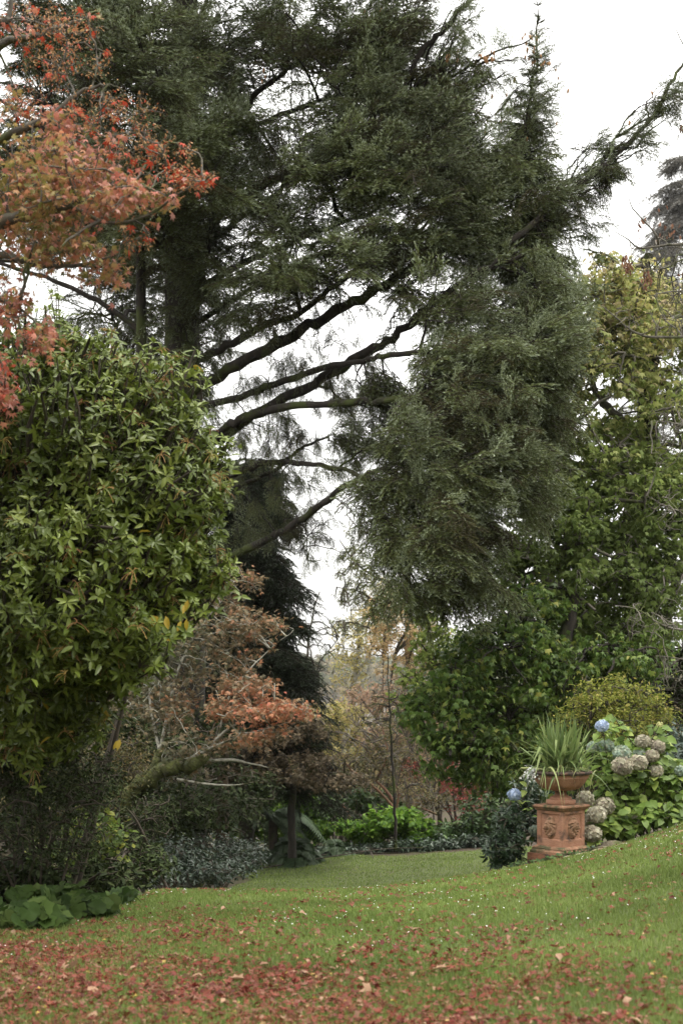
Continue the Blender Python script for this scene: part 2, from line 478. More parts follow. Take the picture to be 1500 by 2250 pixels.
V, q = grid_mesh(xs, ys)
g = Geo(); g.add(V, q.ravel(), np.full(len(q), 4)); tag(g.build("ground", soil), "dark soil under the trees and shrubs", "ground", kind="structure")
V, q = grid_mesh(np.arange(-9, 14.2, .15), np.arange(-4, 39.5, .15), in_lawn, .012)
used = np.unique(q); mp_ = np.full(len(V), -1); mp_[used] = np.arange(len(used))
turf = solid_mat("turf", (.045, .058, .018), (.085, .10, .034), 5, 1., (.06, .055, .025), 1.4, .56, .12, .6, 60)
g = Geo(); g.add(V[used], mp_[q].ravel(), np.full(len(q), 4)); tag(g.build("lawn", turf), "mown lawn falling away into a dip", "lawn", kind="structure")

# blades of grass (one mass)
def scatter_lawn(n, y0, y1, dens, xa=-.30, xb=.37, pad=.6):
    y = y0 + (y1 - y0) * rng.random(n * 3); keep_ = rng.random(n * 3) < dens(y) * (.5 * y + 1.2)
    y = y[keep_]; x = (xa * y - pad) + (xb - xa) * y * rng.random(len(y)) + rng.random(len(y)) * pad * 2
    m = in_lawn(x, y); return x[m][:n], y[m][:n]
BL = tmpl([(-.5, 0, 0), (.5, 0, 0), (.32, .12, .6), (-.32, .12, .6), (0, .42, 1.)], [(0, 1, 2, 3), (3, 2, 4)])
def blades(x, y, h, wd, geo):
    n = len(x); a = rng.random(n) * 6.283
    d = np.stack([np.cos(a), np.sin(a), 0 * a], -1)
    up = nrm(np.stack([rng.normal(size=n) * .3, rng.normal(size=n) * .3, np.ones(n)], -1))
    R = frames(d, up)
    scl = np.stack([wd, h, h], -1)
    patch = .5 + .5 * np.sin(x * 2.1 + 1.3 * np.sin(y * 1.7)) * np.sin(y * 1.3 + .7)
    geo.inst(BL, np.stack([x, y, gz(x, y) + .008], -1), R, scl, np.clip(.25 * patch + .75 * rng.random(n), 0, 1))
g = Geo()
x, y = scatter_lawn(380000, 5.6, 20.5, lambda y: (6.2 / y) ** 1.5 / 5)
blades(x, y, rng.uniform(.022, .052, len(x)) * (1 + .25 * np.sin(x * 1.9) * np.sin(y * 2.7)), .0035 * (y / 7) ** .8 * rng.uniform(.7, 1.3, len(x)), g)
x, y = scatter_lawn(60000, 20.5, 38.6, lambda y: 0 * y + .05, -.1, .2)
blades(x, y, rng.uniform(.03, .05, len(x)), rng.uniform(.012, .02, len(x)), g)
grass_m = leaf_mat("grass_blades", [(.078, .125, .024), (.148, .205, .046), (.205, .26, .075), (.28, .29, .12)], [0, .5, .9, 1.], .5, .35, .35, noise=.22, nscale=.7)
tag(g.build("grass", grass_m), "short green grass of the lawn", "grass", kind="stuff")

# white specks in the turf
x, y = scatter_lawn(1100, 8.5, 19, lambda y: 0 * y + .1)
m = (np.sin(x * 1.7 + y) * np.sin(y * 1.1 - x * .4) > -.25); x, y = x[m], y[m]
DAISY = tmpl([(math.cos(a) * (1 if i % 2 else .72), math.sin(a) * (1 if i % 2 else .72), 0) for i, a in enumerate(np.linspace(0, 6.283, 11)[:-1])], [tuple(range(10))])
g = Geo(); n = len(x)
g.inst(DAISY, np.stack([x, y, gz(x, y) + rng.uniform(.035, .055, n)], -1), frames(rnd_dir(n) * [1, 1, .1], np.array([0, -.5, 1.]) + .3 * rnd_dir(n)), rng.uniform(.0035, .0065, n), .5)
tag(g.build("daisies", leaf_mat("white_petals", [(.7, .7, .66)], trans=.2, noise=0)), "tiny white daisies scattered through the turf", "flowers", kind="stuff")

# fallen leaves
fall_m = leaf_mat("fallen_leaves", [(.06, .013, .009), (.14, .024, .016), (.19, .045, .025), (.165, .058, .04), (.22, .105, .068), (.34, .21, .13), (.38, .27, .06)], [0, .25, .45, .62, .78, .92, 1.], .5, .25, .4, noise=.2, nscale=6)
def fallen_tmpl(k, seed):
    r = np.random.default_rng(seed)
    T = palmate(7 if k < 3 else 5, .34 if k < 3 else .5, r.uniform(-.5, -.2) * (1 if seed % 2 else -1.)) if k < 4 else leaf(.5, .2, -.3)
    Vv = T[0] - np.array([.35, 0, 0]); Vv[:, 2] += r.normal(size=len(Vv)) * .07; Vv[:, 2] -= Vv[:, 2].min() * .6
    return (Vv, T[1], T[2], T[3])
FT = [fallen_tmpl(min(i // 2, 4), i) for i in range(10)]
def leaf_density(x, y):
    py = HY + (CZ - gz(x, y)) / y * F; px = CX + x / y * F
    d = np.clip((py - 1960) / 170, 0, 1) ** 1.6
    d *= (1 + .5 * np.clip((py - 2080) / 120, 0, 1) * np.clip(1 - px / 1000, 0, 1)) * np.clip(1.2 - px / 1500 * .95 + np.clip((py - 2110) / 200, 0, .5), .12, 1.3)
    d = np.maximum(d, .065) + .18 * np.exp(-((px - 480) / 160) ** 2 - ((py - 1935) / 22) ** 2)
    d *= .4 + .8 * np.clip(np.sin(x * 3.3 + 1.7 * np.sin(y * 2.9)) * np.sin(y * 3.9 + x) + np.sin(x * 7.1 - y * 5.) * .5 + .4, 0, 1.5)
    return d
cx_ = []; 
yy = rng.uniform(5.7, 20, 120000); xx = rng.uniform(-1, 1, 120000) * (.27 * yy + .3)
k_ = in_lawn(xx, yy) & (rng.random(120000) < leaf_density(xx, yy) * (.27 * yy + .3) / 6 * np.clip(9.5 / yy, .3, 1.4) * 1.45)
xx, yy = xx[k_], yy[k_]
n = len(xx)
size = np.where(rng.random(n) < .004, rng.uniform(.067, .080, n), np.where(rng.random(n) < .10, rng.uniform(.038, .052, n), rng.uniform(.020, .038, n)) * np.clip(.75 + .03 * yy, .9, 1.2))
kind = np.where(size > .066, rng.integers(6, 10, n), np.where(rng.random(n) < .93, rng.integers(0, 6, n), rng.integers(8, 10, n)))
hv = np.where(size > .066, rng.uniform(.84, .95, n), np.where(kind >= 8, rng.uniform(.8, 1, n), np.clip(rng.beta(1.6, 1.5, n) * .84, 0, 1)))
rank = np.argsort(-(size / yy) * np.where(np.abs(xx) < .235 * yy, 1, 0) * np.where((CZ - gz(xx, yy)) / yy < .232, 1, 0))
rest = rank[300:]
def leaf_frames(n):
    a = rng.random(n) * 6.283
    return frames(np.stack([np.cos(a), np.sin(a), rng.normal(size=n) * .28], -1), np.array([0, 0, 1.]) + rng.normal(size=(n, 3)) * .38)
g = Geo()
Rl = leaf_frames(n); pos = np.stack([xx, yy, gz(xx, yy) + .022 + .018 * rng.random(n)], -1)
for kk in range(10):
    mm = rest[kind[rest] == kk]; g.inst(FT[kk], pos[mm], Rl[mm], size[mm], hv[mm])
tag(g.build("leaf_litter", fall_m), "carpet of small red and brown fallen leaves on the lawn", "leaves", kind="stuff")
HB = [.08, .3, .5, .66, .8, .9, 1.0]
KINDS = [("dark red maple leaf fallen on the lawn", "dark red fallen leaves"), ("red maple leaf fallen on the lawn", "red fallen leaves"), ("orange red maple leaf fallen on the lawn", "orange red fallen leaves"),
         ("dusky pink upturned maple leaf fallen on the lawn", "pink fallen leaves"), ("pinkish tan dry leaf fallen on the lawn", "pinkish tan fallen leaves"), ("pale tan dry leaf lying on the grass", "pale tan fallen leaves"), ("yellow fallen leaf lying on the grass", "yellow fallen leaves")]
proto = {}
from mathutils import Matrix
for i in rank[:300]:
    b = int(np.argmin([abs(hv[i] - h) for h in HB])); kk = int(kind[i])
    if (kk, b) not in proto:
        gg = Geo(); T = FT[kk]; gg.add(T[0], T[1], T[2], HB[b], T[3]); o = gg.build("fallen_leaf", fall_m); proto[(kk, b)] = o
    else:
        o = proto[(kk, b)].copy(); sc.collection.objects.link(o)
    M = Matrix([list(r) + [0] for r in Rl[i]] + [[0, 0, 0, 1]])
    o.rotation_euler = M.to_euler(); o.scale = (size[i],) * 3; o.location = pos[i] + [0, 0, .008]
    tag(o, KINDS[b][0], "leaf", KINDS[b][1])

# ================================================================== THE URN ON ITS PEDESTAL
terra = solid_mat("terracotta", (.26, .125, .075), (.37, .195, .125), 5, .85, (.10, .062, .045), 7, .53, .16, .5, 60)
terra_cap = solid_mat("weathered_terracotta", (.19, .10, .06), (.34, .185, .115), 9, .95, (.075, .07, .035), 6, .48, .14, .7, 50)
terra_dark = solid_mat("stained_terracotta", (.13, .06, .038), (.25, .11, .06), 9, .95, (.055, .04, .03), 8, .52, .14, .6, 50)
terra_lion = solid_mat("mellow_terracotta", (.22, .12, .07), (.32, .19, .12), 12, .9, (.10, .065, .04), 14, .54, .14, .5, 70)
rim_m = solid_mat("blackened_rim", (.03, .026, .022), (.09, .06, .045), 20, 1., (.16, .08, .05), 9, .6, .1, .8, 70)
UY = 17.0
UX = (1231 - CX) / F * UY
def uz(py): return CZ + (HY - py) / F * (UY - .2)
ROT = rad(40.6)
def square_rings(geo, prof, rot=ROT, ch=.008, top=True, bot=False):
    """square profile of (half width, z) rings with nicked corners"""
    V = []; Fs = []
    for h, z in prof:
        c = min(ch, h * .3)
        for (x, y) in [(h - c, -h), (h, -h + c), (h, h - c), (h - c, h), (-h + c, h), (-h, h - c), (-h, -h + c), (-h + c, -h)]:
            V.append((UX + x * math.cos(rot) - y * math.sin(rot), UY + x * math.sin(rot) + y * math.cos(rot), z))
    for r in range(len(prof) - 1):
        for k in range(8):
            Fs.append((r * 8 + k, r * 8 + (k + 1) % 8, r * 8 + 8 + (k + 1) % 8, r * 8 + 8 + k))
    if top: Fs.append(tuple(range(len(V) - 8, len(V))))
    if bot: Fs.append(tuple(reversed(range(8))))
    geo.faces(V, Fs)
ped = thing("lion_pedestal", "square terracotta pedestal with a lion head in relief on each panel", "pedestal", (UX, UY, uz(1896)))
H0 = .199
zb0, zb1 = uz(1861), uz(1782)                         # the die
g = Geo(); square_rings(g, [(.285, uz(1915)), (.285, uz(1877.5))]); g.build("plinth", terra_dark, ped, False)
g = Geo(); square_rings(g, [(.262, uz(1877.5) + .002), (.262, uz(1872)), (.25, uz(1870)), (.243, uz(1868)), (.246, uz(1866)), (.236, uz(1863.5)), (.219, zb0 - .003), (.211, zb0 + .001)]); g.build("base_moulding", terra_cap, ped, False)
g = Geo(); square_rings(g, [(.205, zb1 - .004), (.222, zb1 + .008), (.228, zb1 + .02), (.237, zb1 + .03), (.246, zb1 + .034), (.25, zb1 + .043), (.248, zb1 + .056), (.236, zb1 + .064), (.05, zb1 + .071)], bot=True); g.build("cap", terra_cap, ped, False)
# die with four sunk panels
g = Geo()
for k in range(4):
    a = ROT + k * math.pi / 2
    def fp(u, z, d):                                  # u across the face, d out of it
        x, y = u, -(H0 + d)
        return (UX + x * math.cos(a) - y * math.sin(a), UY + x * math.sin(a) + y * math.cos(a), z)
    rects = [(H0, zb0, zb1, 0), (H0 - .045, zb0 + .075, zb1 - .036, 0), (H0 - .05, zb0 + .081, zb1 - .041, -.005), (H0 - .055, zb0 + .085, zb1 - .045, -.007), (H0 - .059, zb0 + .09, zb1 - .05, -.017)]
    V = []; Fs = []
    for hw, z0, z1, d in rects:
        V += [fp(-hw, z0, d), fp(hw, z0, d), fp(hw, z1, d), fp(-hw, z1, d)]
    for r in range(len(rects) - 1):
        for e in range(4): Fs.append((r * 4 + e, r * 4 + (e + 1) % 4, r * 4 + 4 + (e + 1) % 4, r * 4 + 4 + e))
    m_ = len(V) - 4; Fs.append((m_, m_ + 1, m_ + 2, m_ + 3))
    g.faces(V, Fs)
body = g.build("body", terra, ped, False)
# the lions: a modelled relief (height over the sunk panel)
def lion_height(u, v):
    """u right, v up in metres, lion looks to -u"""
    def bump(cu, cv, au, av, h, p=1.): return h * np.exp(-(((u - cu) / au) ** 2 + ((v - cv) / av) ** 2) ** p)
    top = .13; el = ((u - .006) / .083) ** 2 + ((v + .0) / np.where(v > 0, .135, .14)) ** 2
    dome = np.sqrt(np.clip(1 - el, 0, 1)) * .036
    th = np.arctan2(v - .02, u + .022); rr = np.hypot(u + .022, v - .02)
    mane = np.clip((rr - .05) / .02, 0, 1)
    locks = .0085 * np.sin(th * 9 + rr * 95 + 2.2 * np.sin(th * 3)) * mane
    h = dome + locks * (el < 1)
    h += bump(-.018, .055, .036, .042, .026)          # brow and forehead
    h += bump(-.04, .012, .026, .036, .032)           # bridge of the muzzle
    h += bump(-.052, -.012, .022, .02, .030)          # muzzle
    h += bump(-.066, .002, .012, .011, .018)          # nose
    h += bump(-.046, -.045, .016, .014, .016)         # chin
    h -= bump(-.05, -.031, .024, .0055, .024)         # mouth
    h -= bump(-.026, .036, .013, .009, .017)          # eye socket
    h += bump(-.027, .035, .006, .004, .008)
    h += bump(-.03, .052, .017, .006, .009)           # eyebrow
    h += bump(.004, .005, .022, .03, .014)            # cheek
    h += bump(.04, .07, .017, .022, .020) - bump(.036, .068, .008, .012, .014)   # ear
    h += bump(-.052, -.075, .016, .028, .016)         # beard
    for cu, cv, r0 in ((.012, -.108, .028), (.045, -.075, .022), (-.022, -.09, .02)):
        r2 = np.hypot(u - cu, v - cv); t2 = np.arctan2(v - cv, u - cu)
        h += np.exp(-(r2 / r0) ** 4) * (.006 + .008 * np.sin(t2 + r2 * 330))
    return np.where(el < 1.0, h, -.012)
for k, flip in ((0, 1), (1, -1)):
    a = ROT + (0 if k == 0 else 1) * math.pi / 2
    if k == 0: a = ROT - math.pi / 2
    else: a = ROT
    us = np.linspace(-.085, .095, 80); vs_ = np.linspace(-.145, .14, 120)
    U, W = np.meshgrid(us, vs_); Hh = lion_height(U, W)
    x = U * flip * .98; yv = -(H0 - .0165 + Hh); zc = (zb0 + zb1) / 2 + .012
    V = np.stack([UX + x * math.cos(a) - yv * math.sin(a), UY + x * math.sin(a) + yv * math.cos(a), zc + W * 1.0], -1).reshape(-1, 3)
    i, j = np.meshgrid(np.arange(79), np.arange(119)); b = (j * 80 + i).ravel()
    qd = np.stack([b, b + 1, b + 81, b + 80], -1) if flip > 0 else np.stack([b, b + 80, b + 81, b + 1], -1)
    keepq = (Hh.reshape(-1)[qd] > -.01).any(1)
    g = Geo(); g.add(V, qd[keepq].ravel(), np.full(keepq.sum(), 4))
    o = g.build("lion_head", terra_lion, body)

urn = thing("urn", "wide shallow terracotta urn on a moulded foot holding sword leaved plants", "urn", (UX, UY, zb1 + .07))
def lathe(geo, prof, seg=64, wob=0.):
    V = []; Fs = []
    for r_, z in prof:
        for k in range(seg):
            a = k / seg * 6.28318; q_ = r_ * (1 + wob * math.sin(a * 3 + z * 40) * .01 + (wob * .012 * math.sin(a * 40)))
            V.append((UX + q_ * math.cos(a), UY + q_ * math.sin(a), z))
    for r_ in range(len(prof) - 1):
        for k in range(seg): Fs.append((r_ * seg + k, r_ * seg + (k + 1) % seg, r_ * seg + seg + (k + 1) % seg, r_ * seg + seg + k))
    geo.faces(V, Fs)
z0 = zb1 + .072
g = Geo(); lathe(g, [(.172, z0 - .004), (.178, z0 + .004), (.178, z0 + .04), (.172, z0 + .046), (.128, z0 + .048), (.132, z0 + .06), (.126, z0 + .078), (.112, z0 + .086), (.092, z0 + .094), (.07, z0 + .112), (.066, z0 + .13), (.075, z0 + .148), (.10, z0 + .158)]); g.build("foot", terra, urn)
zt = z0 + .158
g = Geo(); lathe(g, [(.088, zt - .004), (.15, zt + .006), (.212, zt + .024), (.258, zt + .056), (.292, zt + .1), (.32, zt + .146), (.333, zt + .163), (.327, zt + .167), (.338, zt + .176), (.346, zt + .196)]); bowl = g.build("bowl", terra, urn)
g = Geo(); lathe(g, [(.344, zt + .192), (.366, zt + .2), (.374, zt + .213), (.367, zt + .228), (.348, zt + .236), (.326, zt + .232), (.316, zt + .2)], 90, 1.); g.build("rim", rim_m, bowl)
g = Geo(); lathe(g, [(.32, zt + .212), (.2, zt + .235), (.08, zt + .25), (.001, zt + .252)]); g.build("soil", soil, bowl)
ZS = zt + .235

# sword leaves
sword_m = leaf_mat("sword_leaves", [(.07, .115, .038), (.14, .20, .065), (.22, .275, .10), (.33, .34, .14), (.40, .34, .19)], [0, .4, .75, .92, 1.], .42, .3, .5, noise=.15, nscale=3)
def swords(geo, origin, n, L0, L1, el0, el1, wd, droop, hv, spread=.12, rs=None):
    K = 9
    for i in range(n):
        az = rng.random() * 6.283; el = rad(rng.uniform(el0, el1)); Ln = rng.uniform(L0, L1)
        o = np.array(origin) + np.array([rng.normal() * spread, rng.normal() * spread, 0])
        d = np.array([math.cos(az) * math.cos(el), math.sin(az) * math.cos(el), math.sin(el)])
        dr = droop * rng.uniform(.2, 1.5) * math.cos(el)
        u = np.linspace(0, 1, K)
        pts = o + d * Ln * u[:, None] - np.array([0, 0, 1.]) * (dr * Ln * u ** 2.6)[:, None]
        if rng.random() < .22:                       # a kinked, broken blade
            kk = rng.integers(4, 7); pts[kk:] = pts[kk] + (pts[kk:] - pts[kk]) * [.55, .55, 0] - np.array([0, 0, 1.]) * np.linalg.norm(pts[kk:] - pts[kk], axis=1)[:, None] * .8
        sd = nrm(np.cross(d, [0, 0, 1.]) + rng.normal(size=3) * .3); tan = nrm(np.gradient(pts, axis=0)); nn = nrm(np.cross(sd, tan)); 
        wv = wd * rng.uniform(.7, 1.2) * np.minimum(1, .55 + u * 1.6) * np.clip((1 - u) * 2.4, 0.02, 1)
        V = np.concatenate([pts + sd * wv[:, None] * .5 + nn * wv[:, None] * .16, pts, pts - sd * wv[:, None] * .5 + nn * wv[:, None] * .16])
        Fs = []
        for r_ in range(K - 1):
            Fs += [(r_, r_ + 1, K + r_ + 1, K + r_), (K + r_, K + r_ + 1, 2 * K + r_ + 1, 2 * K + r_)]
        geo.faces(V, Fs, hv(rng.random()))
yc = thing("yucca", "spiky clump of sword leaves growing in the terracotta urn", "plant", (UX, UY, ZS - .02))
g = Geo()
for ox, oy in ((-.10, -.02), (.12, .02), (-.02, .08), (.03, -.10)):
    swords(g, (UX + ox, UY + oy, ZS - .01), 40, .5, .86, 38, 86, .036, .4, lambda r: .1 + .7 * r, .05)
swords(g, (UX, UY, ZS), 56, .35, .72, 8, 50, .024, .8, lambda r: .3 + .66 * r, .12)
g.build("blades", sword_m, yc)
g = Geo(); swords(g, (UX, UY, ZS), 40, .2, .42, -5, 30, .012, 1.3, lambda r: .9 + .1 * r, .16); g.build("withered_blades", sword_m, yc)
# trailing white flowers on the rim
n_fl = 46
fl = thing("white_trailing_flower", "tuft of tiny white flowers spilling over the urn rim", "flowers", (UX - .33, UY - .12, ZS - .02))
g = Geo(); n = n_fl
pc = np.array([UX - .38, UY - .15, ZS - .03]) + rng.normal(size=(n, 3)) * [.05, .04, .055]
g.inst(DAISY, pc, frames(rnd_dir(n), np.array([-.3, -1, .5]) + .7 * rnd_dir(n)), rng.uniform(.009, .014, n), .5)
g.build("petals", leaf_mat("white_flowers", [(.75, .75, .7)], trans=.2, noise=0), fl)
g = Geo(); A = np.repeat(np.array([[UX - .33, UY - .12, ZS - .01]]), 40, 0) + rng.normal(size=(40, 3)) * .02; B = pc[np.arange(40) % n_fl]
u = np.linspace(0, 1, 4)[None, :, None]; g.tubes(A[:, None] * (1 - u) + B[:, None] * u + np.array([0, 0, .04]) * (u * (1 - u) * 4), np.full((40, 4), .0012), 4)
pl, dl, _ = along(A[:, None] * (1 - u) + B[:, None] * u, 5, .1, 1, .015); g.inst(LEAF_NARROW, pl, hung(dl, len(pl)), .018, .5)
g.build("stems", leaf_mat("trailing_stems", [(.07, .12, .03)], noise=.2), fl)

# ================================================================== HYDRANGEA
hy_leaf = leaf_mat("hydrangea_leaves", [(.075, .125, .025), (.13, .20, .04), (.20, .28, .06), (.30, .36, .09)], [0, .4, .75, 1.], .45, .4, .45, noise=.3, nscale=2.2)
hy_blue = leaf_mat("blue_petals", [(.26, .34, .52), (.38, .46, .62), (.54, .60, .70)], None, .6, .25, .2, noise=.1)
hy_fade = leaf_mat("faded_petals", [(.20, .16, .14), (.34, .30, .22), (.40, .38, .28), (.48, .45, .36)], None, .7, .25, .2, noise=.35, nscale=9)
hy_grey = leaf_mat("greenish_faded_petals", [(.25, .24, .19), (.27, .36, .30), (.36, .42, .30), (.42, .40, .34)], None, .7, .25, .2, noise=.3, nscale=9)
hy_bud = leaf_mat("yellow_bud_petals", [(.5, .5, .2), (.62, .6, .3)], noise=.1)
hx, hyy, hz_ = P(1400, 1790, 18.2)
hyd = thing("hydrangea_bush", "leafy hydrangea bush with faded mophead flowers and two blue ones beside the pedestal", "shrub", (hx, hyy, float(gz(hx, hyy)) - .03))
heads = [(1322, 1595, 14, 'b', 17.6), (1129, 1746, 14, 'b', 17.1), (1366, 1683, 22, 'f', 17.4), (1401, 1676, 19, 'f', 17.5), (1365, 1655, 19, 'g', 17.7), (1330, 1638, 17, 'g', 17.9), (1303, 1641, 14, 'g', 18),
         (1411, 1629, 16, 'f', 17.8), (1442, 1642, 17, 'f', 17.8), (1431, 1661, 15, 'f', 17.6), (1406, 1658, 17, 'g', 17.8), (1440, 1694, 15, 'f', 17.6), (1327, 1771, 21, 'f', 17.4), (1310, 1790, 20, 'f', 17.2),
         (1284, 1756, 19, 'f', 17.5), (1300, 1832, 20, 'f', 17.1), (1457, 1790, 15, 'f', 18), (1393, 1803, 13, 'f', 17.5), (1449, 1773, 10, 'f', 17.9), (1495, 1694, 13, 'g', 17.8), (1175, 1826, 14, 'g', 17.5), (1448, 1592, 7, 'y', 18), (1292, 1803, 16, 'f', 17.5)]
PETAL = join([xf(tmpl([(0, 0, 0), (.5, -.42, .1), (1, 0, .05), (.5, .42, .1)], [(0, 1, 2, 3)]), rotz(k * math.pi / 2), 1.) for k in range(4)])
hp = []
for (px, py, r_, kd, Y) in heads:
    c = P(px, py, Y); R_ = r_ * 1.1 / F * Y
    nF = 260 if r_ > 10 else 60
    k = np.arange(nF) + .5; ph = np.arccos(1 - 2 * k / nF); th = math.pi * (1 + 5 ** .5) * k
    d = np.stack([np.cos(th) * np.sin(ph), np.sin(th) * np.sin(ph), np.cos(ph)], -1)
    pos = c + d * R_ * np.array([1, 1, .86]) * (.8 + .2 * rng.random((nF, 1)))
    g = Geo(); g.inst(PETAL, pos, frames_z(nrm(d + .7 * rnd_dir(nF))), R_ * .185 * rng.uniform(.8, 1.2, nF), rng.random(nF) * .7 + .3 * rng.random())
    # florets' stalks fill the inside
    g.faces([c + R_ * .5 * np.array(v) for v in [(1, 0, 0), (-1, 0, 0), (0, 1, 0), (0, -1, 0), (0, 0, 1), (0, 0, -1)]], [(0, 2, 4), (2, 1, 4), (1, 3, 4), (3, 0, 4), (2, 0, 5), (1, 2, 5), (3, 1, 5), (0, 3, 5)], .1)
    o = g.build("flower_head", {'b': hy_blue, 'f': hy_fade, 'g': hy_grey, 'y': hy_bud}[kd], hyd)
    o['label'] = {'b': "blue flower head", 'f': "faded tan and cream flower head", 'g': "faded grey green flower head", 'y': "small yellow flower bud"}[kd]
    hp.append((c, R_, kd))
g = Geo(); gl = Geo()
root = np.array([hx, hyy, float(gz(hx, hyy)) - .05])
roots2 = np.array([(1180 - CX) / F * 17.9, 17.9, float(gz(2.4, 17.9)) - .05])
for c, R_, kd in hp:
    b = root + [rng.normal() * .3, rng.normal() * .15, 0]
    if c[0] < UX + .35: b = np.array([UX + .25, 17.8, float(gz(UX + .2, 17.8)) - .1])
    pth = spline([b, (b * .5 + c * .5) + np.array([0, .05, .12]), c], 8); g.tubes(pth, np.linspace(.009, .004, 8), 5)
    d = nrm(np.gradient(pth, axis=0))
    for rep in range(3):
        pp = pth[3:7]; a = rng.normal(size=pp.shape); a[:, 2] = .1
        gl.inst([LEAF_WIDE, LEAF][rep % 2], pp, frames(nrm(a), np.array([0, -.35, .9]) + .3 * rnd_dir(len(pp))), rng.uniform(.10, .17, len(pp)), hue(len(pp), .6, .4))
    if R_ > .05:
        a = rnd_dir(5) * [1, 1, .2]; gl.inst(LEAF_WIDE, np.repeat((c - [0, 0, R_ * .8])[None], 5, 0), frames(a, np.array([0, -.3, 1.]) + .3 * rnd_dir(5)), rng.uniform(.1, .16, 5), hue(5, .7, .3))
tips = np.concatenate([blob(*b_, shell=.33) for b_ in [(1400, 1715, 115, 95, 18.2, .7, 260), (1340, 1790, 60, 60, 17.8, .4, 80), (1455, 1740, 60, 70, 18.2, .6, 110), (1520, 1730, 50, 80, 18.4, .5, 60), (1420, 1780, 80, 30, 17.7, .3, 60), (1430, 1800, 80, 14, 17.6, .2, 50), (1360, 1815, 40, 14, 17.4, .2, 26), (1345, 1600, 24, 40, 17.9, .2, 12), (1450, 1622, 24, 35, 18.2, .2, 10), (1330, 1690, 60, 70, 18, .4, 40)]])
nodes = spline([root, root + [0, 0, .4]], 5)
out = grow(nodes, tips, (.1, .4, 1.), (.008, .006, .004), arch=.1)
for paths, rr in out: g.tubes(paths, rr, 4)
for paths, rr in out[1:]:
    p, d, _ = along(paths, 4, .45, 1, .03)
    gl.inst(LEAF_WIDE, p, frames(nrm(rnd_dir(len(p)) * [1, 1, .35] + [0, -.3, -.25]), np.array([0, -.55, .8]) + .4 * rnd_dir(len(p))), rng.uniform(.09, .17, len(p)), hue(len(p), .45, .5))
# the pair of leaves on the stalk that leans out past the urn
for px, py in ((1158, 1728), (1152, 1736), (1190, 1732), (1203, 1735), (1212, 1742)):
    p = P(px, py, 17.3)[None]; gl.inst(LEAF_WIDE, p, frames(rnd_dir(1) * [1, .4, .4], np.array([[0, -.7, .7]])), .12, .9)
g.build("stems", bark_brown, hyd); gl.build("leaves", hy_leaf, hyd)

# ================================================================== THE GREAT SPRUCE
sb = base(395, 28.5)
spr = thing("spruce_tree", "huge dark spruce with long ascending limbs filling the upper half of the picture", "tree", sb)
SP = [spray_tmpl(s, h) for s, h in ((1, .15), (2, .3), (3, .45), (4, .7), (5, 1.0))]
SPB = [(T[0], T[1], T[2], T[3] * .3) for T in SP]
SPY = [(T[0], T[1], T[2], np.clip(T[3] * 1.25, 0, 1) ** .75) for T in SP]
spruce_m = leaf_mat("spruce_needles", [(.5, .5, .5)], None, .5, .12, .4,
                    tcols=[(.05, .04, .026), (.058, .052, .019), (.072, .088, .026), (.125, .148, .052), (.25, .29, .19)], tstops=[0, .12, .35, .66, 1.], tmix=1., noise=.45, nscale=.6)
trk = spline(np.array([np.array(sb) + [0, 0, -.3], P(395, 1300, 28.5), P(400, 900, 28.5), P(402, 400, 28.5), P(408, -100, 28.5), P(412, -900, 28.6)]), 40)
g = Geo(); rr = np.interp(np.linspace(0, 1, 40), [0, .1, .5, 1], [.75, .5, .34, .18]); g.tubes(trk, rr * (1 + .05 * rng.normal(size=40)), 18); g.build("trunk", bark_dark, spr)
stem2 = spline(PP([(318, 1500, 27.6), (312, 1000, 27.6), (310, 600, 27.6), (306, 200, 27.6), (300, -300, 27.7)]), 24)
g = Geo(); g.tubes(stem2, np.linspace(.13, .06, 24), 10); g.build("stem", bark_dark, spr)
